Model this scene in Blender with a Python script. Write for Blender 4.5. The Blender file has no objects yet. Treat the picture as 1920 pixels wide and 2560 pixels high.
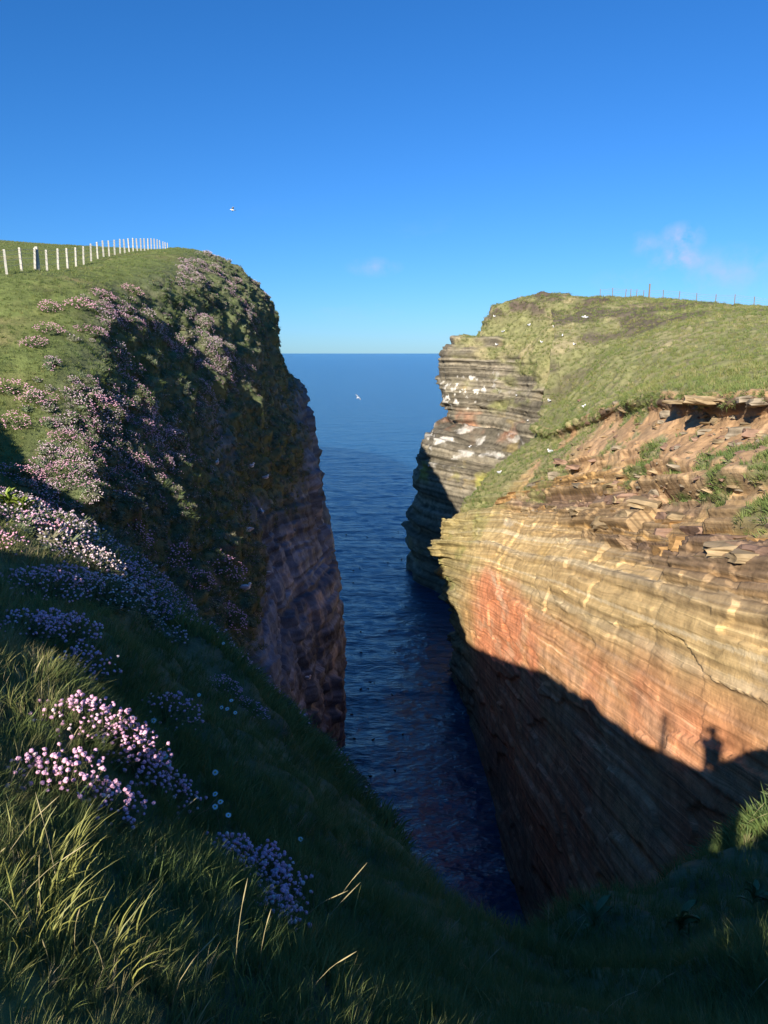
import bpy, math, random
import numpy as np
from mathutils import Vector, Matrix, Euler
from mathutils.bvhtree import BVHTree

# ------------------------------------------------------------------ camera, sky, sun, exposure
# The viewpoint is the origin; the sea lies 30 m below it; +Y looks out to sea.
SEA = -30.0
PITCH = math.radians(12.0)
FPX = 1868.0
scene = bpy.context.scene
COL = scene.collection
cam_d = bpy.data.cameras.new("camera")
cam = bpy.data.objects.new("camera", cam_d)
COL.objects.link(cam)
cam.rotation_euler = (math.pi / 2 - PITCH, 0, 0)
cam_d.sensor_fit = 'HORIZONTAL'
cam_d.sensor_width = 36.0
cam_d.lens = 36.0 * FPX / 1920.0
cam_d.clip_start = 0.02
cam_d.clip_end = 90000.0
scene.camera = cam
scene.render.resolution_x, scene.render.resolution_y = 768, 1024

SUN_DIR = Vector((0.431, 0.9185, -0.488)).normalized()      # the way the light travels
SUN_EL = math.asin(-SUN_DIR.z)
to_sun = -SUN_DIR
sun_d = bpy.data.lights.new("sun", 'SUN')
sun_d.energy = 5.0
sun_d.angle = math.radians(0.53)
sun_d.color = (1.0, 0.90, 0.76)
sun = bpy.data.objects.new("sun", sun_d)
COL.objects.link(sun)
sun.rotation_euler = SUN_DIR.to_track_quat('-Z', 'Y').to_euler()

world = bpy.data.worlds.new("World")
scene.world = world
world.use_nodes = True
wn, wl = world.node_tree.nodes, world.node_tree.links
wn.clear()
w_out = wn.new('ShaderNodeOutputWorld')
w_bg = wn.new('ShaderNodeBackground')
w_sky = wn.new('ShaderNodeTexSky')
w_sky.sky_type = 'NISHITA'
w_sky.sun_disc = False
w_sky.sun_elevation = SUN_EL
w_sky.sun_rotation = math.atan2(to_sun.x, to_sun.y)
w_sky.altitude = 0.0
w_sky.air_density = 1.0
w_sky.dust_density = 0.12
w_sky.ozone_density = 1.6
w_bg.inputs['Strength'].default_value = 0.11
wl.new(w_bg.outputs['Background'], w_out.inputs['Surface'])
# a few thin fair-weather clouds low over the horizon, all round
w_tc = wn.new('ShaderNodeTexCoord')
w_map = wn.new('ShaderNodeMapping'); w_map.inputs['Scale'].default_value = (1.0, 1.0, 2.2)
w_map.inputs['Location'].default_value = (0.4, 0.1, 0.2)
wl.new(w_tc.outputs['Generated'], w_map.inputs['Vector'])
w_n1 = wn.new('ShaderNodeTexNoise'); w_n1.inputs['Scale'].default_value = 7.0
w_n1.inputs['Detail'].default_value = 7.0; w_n1.inputs['Roughness'].default_value = 0.55
wl.new(w_map.outputs['Vector'], w_n1.inputs['Vector'])
w_n2 = wn.new('ShaderNodeTexNoise'); w_n2.inputs['Scale'].default_value = 1.9
w_n2.inputs['Detail'].default_value = 2.0
wl.new(w_map.outputs['Vector'], w_n2.inputs['Vector'])
w_mul = wn.new('ShaderNodeMath'); w_mul.operation = 'MULTIPLY'
wl.new(w_n1.outputs['Fac'], w_mul.inputs[0]); wl.new(w_n2.outputs['Fac'], w_mul.inputs[1])
w_cr = wn.new('ShaderNodeMapRange'); w_cr.inputs['From Min'].default_value = 0.31
w_cr.inputs['From Max'].default_value = 0.46; w_cr.inputs['To Max'].default_value = 0.5
wl.new(w_mul.outputs[0], w_cr.inputs['Value'])
w_sep = wn.new('ShaderNodeSeparateXYZ'); wl.new(w_tc.outputs['Generated'], w_sep.inputs[0])
w_band = wn.new('ShaderNodeMapRange'); w_band.interpolation_type = 'SMOOTHSTEP'
w_band.inputs['From Min'].default_value = 0.19; w_band.inputs['From Max'].default_value = 0.06
wl.new(w_sep.outputs['Z'], w_band.inputs['Value'])
w_band2 = wn.new('ShaderNodeMapRange'); w_band2.interpolation_type = 'SMOOTHSTEP'
w_band2.inputs['From Min'].default_value = 0.03; w_band2.inputs['From Max'].default_value = 0.075
wl.new(w_sep.outputs['Z'], w_band2.inputs['Value'])
w_m2 = wn.new('ShaderNodeMath'); w_m2.operation = 'MULTIPLY'
wl.new(w_band.outputs[0], w_m2.inputs[0]); wl.new(w_band2.outputs[0], w_m2.inputs[1])
w_m3 = wn.new('ShaderNodeMath'); w_m3.operation = 'MULTIPLY'
wl.new(w_m2.outputs[0], w_m3.inputs[0]); wl.new(w_cr.outputs[0], w_m3.inputs[1])
# the camera's daylight balance: a clear, deep blue northern sky
w_sc = wn.new('ShaderNodeSeparateColor'); wl.new(w_sky.outputs['Color'], w_sc.inputs[0])
w_pw = wn.new('ShaderNodeMath'); w_pw.operation = 'POWER'; w_pw.inputs[1].default_value = 1.3; wl.new(w_sc.outputs[0], w_pw.inputs[0])
w_hs = wn.new('ShaderNodeCombineColor')
for k_, (src_, f_) in enumerate(((w_pw.outputs[0], .092), (w_sc.outputs[1], .365), (w_sc.outputs[2], .70))):
    q_ = wn.new('ShaderNodeMath'); q_.operation = 'MULTIPLY'; q_.inputs[1].default_value = f_
    wl.new(src_, q_.inputs[0]); wl.new(q_.outputs[0], w_hs.inputs[k_])
# two small cumulus low over the sea
def CR(u, v):
    return Vector(((u - 960) / FPX, math.cos(PITCH) + (1280 - v) / FPX * math.sin(PITCH), (1280 - v) / FPX * math.cos(PITCH) - math.sin(PITCH))).normalized()
acc_ = w_m3.outputs[0]
for dvec_, rad_, amt_ in ((CR(1703, 600), .030, 1.0), (CR(1690, 650), .040, .8), (CR(1810, 680), .10, .4), (CR(935, 668), .040, .42), (CR(1610, 610), .022, .6), (CR(1560, 700), .045, .22)):
    n_ = wn.new('ShaderNodeVectorMath'); n_.operation = 'SUBTRACT'; n_.inputs[1].default_value = Vector(dvec_).normalized()
    wl.new(w_tc.outputs['Generated'], n_.inputs[0])
    e_ = wn.new('ShaderNodeVectorMath'); e_.operation = 'MULTIPLY'; e_.inputs[1].default_value = (1, 1, 1.3 if rad_ < .035 else 2.8)
    wl.new(n_.outputs[0], e_.inputs[0])
    l_ = wn.new('ShaderNodeVectorMath'); l_.operation = 'LENGTH'; wl.new(e_.outputs[0], l_.inputs[0])
    mr_ = wn.new('ShaderNodeMapRange'); mr_.inputs['From Min'].default_value = rad_; mr_.inputs['From Max'].default_value = 0
    mr_.inputs['To Max'].default_value = amt_
    wl.new(l_.outputs['Value'], mr_.inputs['Value'])
    f_ = wn.new('ShaderNodeTexNoise'); f_.inputs['Scale'].default_value = 26; f_.inputs['Detail'].default_value = 8; f_.inputs['Roughness'].default_value = .6
    wl.new(w_tc.outputs['Generated'], f_.inputs['Vector'])
    g_ = wn.new('ShaderNodeMapRange'); g_.inputs['From Min'].default_value = .38; g_.inputs['From Max'].default_value = .66; g_.inputs['To Max'].default_value = 1.3
    wl.new(f_.outputs['Fac'], g_.inputs['Value'])
    h_ = wn.new('ShaderNodeMath'); h_.operation = 'MULTIPLY_ADD'
    wl.new(mr_.outputs[0], h_.inputs[0]); wl.new(g_.outputs[0], h_.inputs[1]); wl.new(acc_, h_.inputs[2])
    acc_ = h_.outputs[0]
w_mix = wn.new('ShaderNodeMix'); w_mix.data_type = 'RGBA'
w_mix.inputs[7].default_value = (2.6, 3.1, 4.9, 1)
wl.new(acc_, w_mix.inputs[0]); wl.new(w_hs.outputs[0], w_mix.inputs[6])
wl.new(w_mix.outputs[2], w_bg.inputs['Color'])

scene.view_settings.view_transform = 'Standard'
scene.view_settings.look = 'None'
scene.view_settings.exposure = 0.9
scene.view_settings.gamma = 1.0
scene.view_settings.use_curve_mapping = False
scene.render.engine = 'CYCLES'
scene.cycles.max_bounces = 5
scene.cycles.diffuse_bounces = 3
scene.cycles.glossy_bounces = 2
scene.cycles.transmission_bounces = 2
scene.cycles.transparent_max_bounces = 4
scene.cycles.caustics_reflective = False
scene.cycles.caustics_refractive = False
scene.cycles.use_denoising = True

# ------------------------------------------------------------------ numeric helpers
random.seed(11)
rng = np.random.default_rng(11)
CP, SP = math.cos(PITCH), math.sin(PITCH)

def ray(u, v):
    """Direction through a point of the 1920 x 2560 photograph (unit forward component in camera space)."""
    xc, zc = (u - 960.0) / FPX, (1280.0 - v) / FPX
    return Vector((xc, CP + zc * SP, zc * CP - SP))

def at(u, v, y):
    r = ray(u, v)
    return r * (y / r.y)

def pix(P):
    P = np.asarray(P, float)
    d = P[..., 1] * CP - P[..., 2] * SP
    d = np.where(d < 0.05, 0.05, d)
    return 960 + FPX * P[..., 0] / d, 1280 - FPX * (P[..., 2] * CP + P[..., 1] * SP) / d, d

_perm = rng.permutation(256).astype(np.int32)
_perm = np.concatenate([_perm, _perm, _perm])
_val = rng.random(256).astype(np.float32) * 2 - 1

def vnoise(x, y, z):
    """Value noise, -1..1."""
    x = np.asarray(x, np.float32); y = np.asarray(y, np.float32); z = np.asarray(z, np.float32)
    x, y, z = np.broadcast_arrays(x, y, z)
    xi, yi, zi = np.floor(x).astype(np.int32), np.floor(y).astype(np.int32), np.floor(z).astype(np.int32)
    fx, fy, fz = x - xi, y - yi, z - zi
    fx = fx * fx * fx * (fx * (fx * 6 - 15) + 10)
    fy = fy * fy * fy * (fy * (fy * 6 - 15) + 10)
    fz = fz * fz * fz * (fz * (fz * 6 - 15) + 10)
    X0, X1, Y0, Y1, Z0, Z1 = xi & 255, (xi + 1) & 255, yi & 255, (yi + 1) & 255, zi & 255, (zi + 1) & 255
    a0, a1 = _perm[X0], _perm[X1]
    b00, b01, b10, b11 = _perm[a0 + Y0], _perm[a0 + Y1], _perm[a1 + Y0], _perm[a1 + Y1]
    def g(b, Z): return _val[_perm[b + Z]]
    def l(a, b, t): return a + (b - a) * t
    return l(l(l(g(b00, Z0), g(b10, Z0), fx), l(g(b01, Z0), g(b11, Z0), fx), fy),
             l(l(g(b00, Z1), g(b10, Z1), fx), l(g(b01, Z1), g(b11, Z1), fx), fy), fz)

def fbm(P, scale, octaves=4, gain=0.5, seed=0.0, stretch=(1, 1, 1)):
    s, a, tot, out = 1.0 / scale, 1.0, 0.0, 0.0
    for o in range(octaves):
        out = out + a * vnoise(P[..., 0] * s * stretch[0] + seed + 17.3 * o, P[..., 1] * s * stretch[1] - seed + 5.1 * o,
                               P[..., 2] * s * stretch[2] + 2 * seed + 9.7 * o)
        tot += a; a *= gain; s *= 2.03
    return out / tot

def sstep(a, b, x):
    t = np.clip((x - a) / (b - a), 0, 1)
    return t * t * (3 - 2 * t)

def hermite(net, subs, power=0.5):
    """Smooth polyline interpolation along axis 1 of net (B, C, 3); subs[i] points on segment i."""
    ch = np.maximum(np.linalg.norm(np.diff(net, axis=1), axis=2), 1e-4) ** power
    sl = np.diff(net, axis=1) / ch[..., None]
    T = np.zeros_like(net)
    h0, h1 = ch[:, :-1, None], ch[:, 1:, None]
    T[:, 1:-1] = (sl[:, :-1] * h1 + sl[:, 1:] * h0) / (h0 + h1)
    T[:, 0], T[:, -1] = sl[:, 0], sl[:, -1]
    out, par = [], []
    for i, n in enumerate(subs):
        last = i == len(subs) - 1
        s = np.linspace(0, 1, n + 1)[:None if last else -1]
        h = ch[:, i, None, None]
        s_ = s[None, :, None]
        a = (2 * s_**3 - 3 * s_**2 + 1) * net[:, i, None] + (s_**3 - 2 * s_**2 + s_) * h * T[:, i, None] \
            + (-2 * s_**3 + 3 * s_**2) * net[:, i + 1, None] + (s_**3 - s_**2) * h * T[:, i + 1, None]
        out.append(a); par.append(i + s)
    return np.concatenate(out, axis=1), np.concatenate(par)

def loft(net, srow, scol):
    net = np.array(net, float)
    g, pc = hermite(net, scol)
    g, pr = hermite(np.swapaxes(g, 0, 1), srow)
    return np.swapaxes(g, 0, 1).copy(), pr, pc

def grid_normals(G):
    du = np.gradient(G, axis=0); dv = np.gradient(G, axis=1)
    n = np.cross(du, dv)
    n /= np.maximum(np.linalg.norm(n, axis=2, keepdims=True), 1e-9)
    return n

class Strata:
    """Beds of random thickness cut into blocks by joints: a relief value for (q = height above bedding, a = distance along the face)."""
    def __init__(self, seed, tmin, tmax, wmin, wmax):
        r = np.random.default_rng(seed)
        self.e = np.cumsum(r.uniform(tmin, tmax, int(130 / (0.5 * (tmin + tmax))))) - 65
        n = len(self.e) + 2
        self.h = r.uniform(-1, 1, n)
        self.w = r.uniform(wmin, wmax, n)
        self.o = r.uniform(0, 50, n)
        self.hh = r.uniform(-1, 1, 4096)
    def val(self, i, a, kb):
        i = np.clip(i, 0, len(self.h) - 1)
        c = np.floor((a + self.o[i]) / self.w[i]).astype(np.int64)
        return self.h[i] + kb * self.hh[(c * 131 + i * 977) % 4096]
    def __call__(self, q, a, blend=0.04, kb=0.6):
        i = np.searchsorted(self.e, q)
        lo = self.e[np.clip(i - 1, 0, len(self.e) - 1)]; hi = self.e[np.clip(i, 0, len(self.e) - 1)]
        dl, dh = q - lo, hi - q
        v = self.val(i, a, kb)
        j = np.where(dl < dh, i - 1, i + 1)
        d = np.minimum(dl, dh)
        w = 0.5 * (1 - sstep(0, blend, d))
        return v * (1 - w) + self.val(j, a, kb) * w, d, i

# ------------------------------------------------------------------ materials
def new_mat(name):
    m = bpy.data.materials.new(name); m.use_nodes = True
    n, l = m.node_tree.nodes, m.node_tree.links
    b = n['Principled BSDF']
    return m, n, l, b

def plain(name, color, rough=0.7, spec=0.3, var=0.0, scale=30.0, bump=0.0, translucent=0.0):
    m, n, l, b = new_mat(name)
    b.inputs['Roughness'].default_value = rough
    b.inputs['Specular IOR Level'].default_value = spec
    tc = n.new('ShaderNodeTexCoord')
    no = n.new('ShaderNodeTexNoise'); no.inputs['Scale'].default_value = scale; no.inputs['Detail'].default_value = 4
    l.new(tc.outputs['Object'], no.inputs['Vector'])
    mr = n.new('ShaderNodeMapRange')
    mr.inputs['From Min'].default_value = 0.25; mr.inputs['From Max'].default_value = 0.75
    mr.inputs['To Min'].default_value = 1 - var; mr.inputs['To Max'].default_value = 1 + var
    l.new(no.outputs['Fac'], mr.inputs['Value'])
    mu = n.new('ShaderNodeMix'); mu.data_type = 'RGBA'; mu.blend_type = 'MULTIPLY'; mu.inputs[0].default_value = 1
    mu.inputs[6].default_value = (*color, 1)
    l.new(mr.outputs[0], mu.inputs[7])
    l.new(mu.outputs[2], b.inputs['Base Color'])
    if bump:
        bp = n.new('ShaderNodeBump'); bp.inputs['Strength'].default_value = bump; bp.inputs['Distance'].default_value = 0.02
        l.new(no.outputs['Fac'], bp.inputs['Height']); l.new(bp.outputs[0], b.inputs['Normal'])
    return m

def terrain_mat(name, rock_scale=1.0, bed=0.0, bed_freq=4.0, dip=0.22, bump=0.5):
    """Colour from the mesh's own soil/rock/turf map, broken up by procedural grain; 'bed' adds thin bedding lines."""
    m, n, l, b = new_mat(name)
    b.inputs['Roughness'].default_value = 0.88
    b.inputs['Specular IOR Level'].default_value = 0.2
    at_ = n.new('ShaderNodeAttribute'); at_.attribute_name = 'Col'
    rk = n.new('ShaderNodeAttribute'); rk.attribute_name = 'Rock'
    tc = n.new('ShaderNodeTexCoord')
    n1 = n.new('ShaderNodeTexNoise'); n1.inputs['Scale'].default_value = 1.3; n1.inputs['Detail'].default_value = 9
    n1.inputs['Roughness'].default_value = 0.62
    l.new(tc.outputs['Object'], n1.inputs['Vector'])
    r1 = n.new('ShaderNodeMapRange'); r1.inputs['From Min'].default_value = 0.3; r1.inputs['From Max'].default_value = 0.7
    r1.inputs['To Min'].default_value = 0.62; r1.inputs['To Max'].default_value = 1.38
    l.new(n1.outputs['Fac'], r1.inputs['Value'])
    mu = n.new('ShaderNodeMix'); mu.data_type = 'RGBA'; mu.blend_type = 'MULTIPLY'; mu.inputs[0].default_value = 1
    l.new(at_.outputs['Color'], mu.inputs[6]); l.new(r1.outputs[0], mu.inputs[7])
    col = mu.outputs[2]
    n2 = n.new('ShaderNodeTexNoise'); n2.inputs['Scale'].default_value = 9.0; n2.inputs['Detail'].default_value = 6
    n2.inputs['Roughness'].default_value = 0.65
    l.new(tc.outputs['Object'], n2.inputs['Vector'])
    hsum = n.new('ShaderNodeMath'); hsum.operation = 'MULTIPLY_ADD'; hsum.inputs[1].default_value = .3 if bed > .6 else 1.0
    l.new(n1.outputs['Fac'], hsum.inputs[0]); l.new(n2.outputs['Fac'], hsum.inputs[2])
    height = hsum.outputs[0]
    if bed > 0:
        # bedding coordinate: (x, y, z) -> thin sheets perpendicular to the dip
        dot = n.new('ShaderNodeVectorMath'); dot.operation = 'DOT_PRODUCT'
        dot.inputs[1].default_value = (0, dip, 1)
        l.new(tc.outputs['Object'], dot.inputs[0])
        nw = n.new('ShaderNodeTexNoise'); nw.inputs['Scale'].default_value = 0.16; nw.inputs['Detail'].default_value = 3
        l.new(tc.outputs['Object'], nw.inputs['Vector'])
        wa = n.new('ShaderNodeMath'); wa.operation = 'MULTIPLY_ADD'; wa.inputs[1].default_value = 0.7
        l.new(nw.outputs['Fac'], wa.inputs[0]); l.new(dot.outputs['Value'], wa.inputs[2])
        sp = n.new('ShaderNodeSeparateXYZ'); l.new(tc.outputs['Object'], sp.inputs[0])
        cb = n.new('ShaderNodeCombineXYZ')
        sx = n.new('ShaderNodeMath'); sx.operation = 'MULTIPLY'; sx.inputs[1].default_value = 0.14
        sy = n.new('ShaderNodeMath'); sy.operation = 'MULTIPLY'; sy.inputs[1].default_value = 0.14
        sz = n.new('ShaderNodeMath'); sz.operation = 'MULTIPLY'; sz.inputs[1].default_value = bed_freq
        l.new(sp.outputs['X'], sx.inputs[0]); l.new(sp.outputs['Y'], sy.inputs[0]); l.new(wa.outputs[0], sz.inputs[0])
        l.new(sx.outputs[0], cb.inputs[0]); l.new(sy.outputs[0], cb.inputs[1]); l.new(sz.outputs[0], cb.inputs[2])
        n3 = n.new('ShaderNodeTexNoise'); n3.inputs['Scale'].default_value = 1.0; n3.inputs['Detail'].default_value = 5
        n3.inputs['Roughness'].default_value = 0.6
        l.new(cb.outputs[0], n3.inputs['Vector'])
        cr = n.new('ShaderNodeValToRGB')
        e = cr.color_ramp.elements
        e[0].position = 0.28; e[0].color = (0.68, 0.64, 0.6, 1)
        e[1].position = 0.74; e[1].color = (1.55, 1.6, 1.65, 1)
        k = e.new(0.42); k.color = (0.9, 0.88, 0.85, 1)
        k = e.new(0.60); k.color = (1.08, 1.08, 1.06, 1)
        k = e.new(0.66); k.color = (1.45, 1.5, 1.5, 1)
        l.new(n3.outputs['Fac'], cr.inputs[0])
        mb = n.new('ShaderNodeMix'); mb.data_type = 'RGBA'; mb.blend_type = 'MULTIPLY'
        bf = n.new('ShaderNodeMath'); bf.operation = 'MULTIPLY'; bf.inputs[1].default_value = bed
        l.new(rk.outputs['Fac'], bf.inputs[0]); l.new(bf.outputs[0], mb.inputs[0])
        l.new(col, mb.inputs[6]); l.new(cr.outputs[0], mb.inputs[7])
        col = mb.outputs[2]
        h2 = n.new('ShaderNodeMath'); h2.operation = 'MULTIPLY_ADD'; h2.inputs[1].default_value = 1.6
        l.new(n3.outputs['Fac'], h2.inputs[0]); l.new(height, h2.inputs[2])
        height = h2.outputs[0]
    l.new(col, b.inputs['Base Color'])
    bp = n.new('ShaderNodeBump'); bp.inputs['Strength'].default_value = bump; bp.inputs['Distance'].default_value = 0.12
    l.new(height, bp.inputs['Height']); l.new(bp.outputs[0], b.inputs['Normal'])
    return m

# ------------------------------------------------------------------ mesh helpers
def tag(o, label=None, cat=None, group=None, kind=None):
    if label: o['label'] = label
    if cat: o['category'] = cat
    if group: o['group'] = group
    if kind: o['kind'] = kind
    return o

def link(o, parent=None):
    COL.objects.link(o)
    if parent is not None: o.parent = parent
    return o

def empty(name, loc=(0, 0, 0), rz=0.0):
    o = bpy.data.objects.new(name, None)
    o.location = loc; o.rotation_euler = (0, 0, rz); o.empty_display_size = 0.2
    return link(o)

def mesh_np(name, verts, faces, mats=(), mat_index=None, smooth=True):
    """verts (N,3); faces (M,k) array of one k, or a list of such arrays."""
    me = bpy.data.meshes.new(name)
    if not isinstance(faces, list): faces = [faces]
    faces = [np.asarray(f, np.int32) for f in faces if len(f)]
    verts = np.asarray(verts, np.float32)
    me.vertices.add(len(verts)); me.vertices.foreach_set('co', verts.ravel())
    nl = sum(f.size for f in faces); npoly = sum(len(f) for f in faces)
    me.loops.add(nl); me.polygons.add(npoly)
    me.loops.foreach_set('vertex_index', np.concatenate([f.ravel() for f in faces]))
    tot = np.concatenate([np.full(len(f), f.shape[1], np.int32) for f in faces])
    me.polygons.foreach_set('loop_start', np.concatenate([[0], np.cumsum(tot)[:-1]]).astype(np.int32))
    me.polygons.foreach_set('loop_total', tot)
    for m in mats: me.materials.append(m)
    if mat_index is not None: me.polygons.foreach_set('material_index', np.asarray(mat_index, np.int32))
    me.polygons.foreach_set('use_smooth', np.full(npoly, smooth))
    me.update(calc_edges=True)
    return me

def obj(name, me, parent=None):
    return link(bpy.data.objects.new(name, me), parent)

def grid_faces(nr, nc):
    i = np.arange(nr * nc).reshape(nr, nc)
    return np.stack([i[:-1, :-1], i[1:, :-1], i[1:, 1:], i[:-1, 1:]], -1).reshape(-1, 4)

def grid_obj(name, G, C, rock, mat, flip=False):
    nr, nc = G.shape[:2]
    f = grid_faces(nr, nc)
    if flip: f = f[:, ::-1]
    me = mesh_np(name, G.reshape(-1, 3), f, [mat])
    a = me.attributes.new('Col', 'FLOAT_COLOR', 'POINT')
    c = np.ones((nr * nc, 4), np.float32); c[:, :3] = np.clip(C.reshape(-1, 3), 0, 1)
    a.data.foreach_set('color', c.ravel())
    a = me.attributes.new('Rock', 'FLOAT', 'POINT')
    a.data.foreach_set('value', np.asarray(rock, np.float32).ravel())
    return obj(name, me)

def bvh_of(G, step=2):
    g = G[::step, ::step]
    return BVHTree.FromPolygons(g.reshape(-1, 3).tolist(), grid_faces(*g.shape[:2]).tolist())

def mixc(A, B, t):
    return A + (np.asarray(B, float) - A) * np.asarray(t)[..., None]

def rbf_fit(pts):
    P = np.array(pts, float); n = len(P)
    d = np.linalg.norm(P[:, None, :2] - P[None, :, :2], axis=2)
    A = np.zeros((n + 3, n + 3)); A[:n, :n] = d + np.eye(n) * 0.0
    A[:n, n] = 1; A[:n, n + 1:] = P[:, :2]; A[n, :n] = 1; A[n + 1:, :n] = P[:, :2].T
    w = np.linalg.solve(A, np.concatenate([P[:, 2], [0, 0, 0]]))
    def f(x, y):
        x = np.asarray(x, float); y = np.asarray(y, float)
        d = np.sqrt((x[..., None] - P[:, 0])**2 + (y[..., None] - P[:, 1])**2)
        return d @ w[:n] + w[n] + w[n + 1] * x + w[n + 2] * y
    return f

# ================================================================== LAND
# ---- left headland and the near bank: one surface lofted round the head of the inlet
def rk(x, y, e, r0=None, base=None):
    """rock columns below an edge"""
    return [(x, y, e), (x + .1, y + .1, -15), (x + .1, y + .1, -19), (x + .15, y + .15, -31.5)]
BANK = [
 [(-90,170,20),(-45,140,17),(-30,110,13.8),(-22,90,10.7),(-19.5,87,8),(-17.5,85,4),(-16,83,-1),(-14.5,81,-7),(-13.5,80,-11),(-13,80,-15),(-12.5,80,-20),(-12,80,-31.5)],
 [(-100,130,20),(-27,88,11.4),(-19.5,77,10.0),(-15.6,70,8.6),(-13,68,7.2),(-10.8,67,4.8),(-9.4,66,1.7),(-8.9,66,-.6),(-6.8,65.5,-3.8),(-6.2,65,-7.5),(-5.1,65,-15),(-4.8,65,-31.5)],
 [(-110,95,17.5),(-22,72,9.1),(-17.5,65,8.4),(-14.8,62.5,7.6),(-12.5,62,6.4),(-10.3,62,4.3),(-8.8,62,1.7),(-8.5,62,-.6),(-6.5,62,-3.8),(-6.2,62,-7.5),(-5.3,62,-15),(-4.9,62,-31.5)],
 [(-110,72,13.5),(-20.2,55,6.5),(-16,52,6.1),(-13.3,51,5.3),(-11,50.5,3),(-9,50.3,.3),(-7.6,50.2,-3),(-6.2,50,-6.5),(-5,50,-10.5),(-4.6,50,-13.9),(-3.6,50,-14.9),(-3.35,50,-31.5)],
 [(-110,66,12.2),(-19.6,48,5.2),(-15.6,46.5,5.0),(-12.9,46,4.4),(-10.8,45.6,2),(-8.9,45.4,-1),(-7.7,45.2,-4.2),(-6.7,45,-7.4),(-5.9,45,-10.4),(-5.2,45,-13.4),(-3.9,45,-15.6),(-3.6,45,-31.5)],
 [(-108,58,10.5),(-19.2,43,4.4),(-15.6,41.5,4.0),(-13.5,41.2,3.2),(-11.6,41,.9),(-9.9,41,-1.9),(-8.5,41,-4.9),(-7.3,41,-7.8),(-6.3,41,-10.6),(-5.4,41,-13.4),(-4.5,41,-17),(-4.0,41,-31.5)],
 [(-105,48,8.5),(-18.2,37,3.65),(-15,36.5,3.2),(-13,36,2.3),(-11.3,36,-.1),(-9.7,36,-2.8),(-8.3,36,-5.4),(-7,36,-8),(-5.9,36,-11),(-5.1,36,-13.5),(-4.3,36,-17),(-3.8,36,-31.5)],
 [(-100,33,4.5),(-17,29.5,.7),(-13.6,29,0),(-11.6,29,-.9),(-10.3,29,-2.8),(-8.8,29,-5.1),(-7.3,29,-7.4),(-5.9,29,-9.5),(-5,29,-11.5),(-4.4,29,-14),(-4,29,-18),(-3.7,29,-31.5)],
 [(-95,20,3.0),(-14.2,23,-1.2),(-12,22.5,-3.35),(-10.6,22,-4.1),(-9.4,22,-5.2),(-8.2,22,-7.1),(-6.8,22,-9.2),(-5.4,22,-10.9)] + rk(-4.7,22,-13),
 [(-90,8,1.6),(-12,16,-1.6),(-9.9,16.5,-2.6),(-8.5,17,-3.4),(-7.4,17,-4.6),(-6.1,17,-6.4),(-4.5,17,-8.5),(-2.7,17.4,-10.3)] + rk(-2.2,17.6,-12.5),
 [(-85,-5,1.0),(-9.6,11,-.95),(-7.2,12,-2.1),(-5.9,12.5,-2.95),(-4.8,12.8,-3.9),(-3.7,13.2,-5.3),(-2.3,13.6,-7.0),(-.85,14,-8.7)] + rk(-.5,14.1,-11),
 [(-70,-25,.8),(-7.5,6.5,-.55),(-5.2,8,-1.3),(-4,8.8,-2.0),(-3,9,-2.85),(-2.1,9.2,-3.8),(-1.1,9.2,-4.95),(-.2,9.2,-6.4)] + rk(.1,9.3,-9),
 [(-45,-50,.3),(-5,2.5,-.85),(-3.5,4.6,-1.3),(-2.8,5.6,-1.7),(-2,5.9,-2.45),(-1.2,6.1,-3.15),(-.4,6.2,-4),(.36,6.5,-5.1)] + rk(.7,6.7,-8),
 [(-15,-60,0),(-2.4,-.5,-.98),(-1.8,1.5,-1.24),(-1.38,2.55,-1.64),(-.85,3.3,-2.28),(-.4,4,-2.95),(.1,4.6,-3.6),(.6,5.1,-4.35)] + rk(.8,5.4,-7),
 [(5,-65,-.3),(-.6,-1.8,-1.12),(0,.3,-1.34),(.2,1.2,-1.75),(.4,2.1,-2.3),(.6,3,-2.95),(.8,3.9,-3.6),(1,4.6,-4.12)] + rk(1.1,5,-7),
 [(35,-55,-.5),(1.5,-1.5,-1.15),(1.3,.4,-1.5),(1.4,1.3,-2.0),(1.6,2.4,-2.65),(1.8,3.5,-3.3),(2.1,4.6,-3.9),(2.4,5.5,-4.5)] + rk(2.5,5.9,-7),
 [(60,-35,-.8),(3.5,-1,-1.2),(2.9,.8,-1.8),(2.8,1.9,-2.4),(2.9,3.1,-3),(3.2,4.4,-3.6),(3.6,5.7,-4.2),(4,7,-4.75)] + rk(4.2,7.4,-7),
 [(80,-10,-1),(7,.5,-1.8),(6,2.5,-2.4),(5.8,3.8,-2.9),(6,5,-3.4),(6.3,6.3,-3.9),(6.8,7.6,-4.4),(7.3,9,-4.9)] + rk(7.5,9.4,-7),
 [(90,10,-.5),(14,4,-1.8),(11.5,6,-2.5),(10.5,7,-3),(10.3,8,-3.5),(10.2,9,-4),(10.1,10,-4.5),(10,11.5,-5.2)] + rk(10,12,-7),
]
BR = [20, 26, 106, 58, 56, 62, 78, 60, 56, 56, 66, 66, 66, 54, 54, 50, 34, 14]
BC = [20, 36, 38, 46, 46, 46, 46, 36, 32, 34, 92]
G, pr, pc = loft(BANK, BR, BC)
N = grid_normals(G)
if N[40, 100, 2] < 0: N = -N
dist = np.linalg.norm(G, axis=2)
PC = np.broadcast_to(pc[None, :], dist.shape); PR = np.broadcast_to(pr[:, None], dist.shape)
rockm = sstep(7.1, 8.2, PC + 0.5 * fbm(G, 3.0, 3, seed=4))                    # bare rock low on the face
rockm = rockm * (0.35 + 0.65 * sstep(10.5, 7.5, PR))
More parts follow.
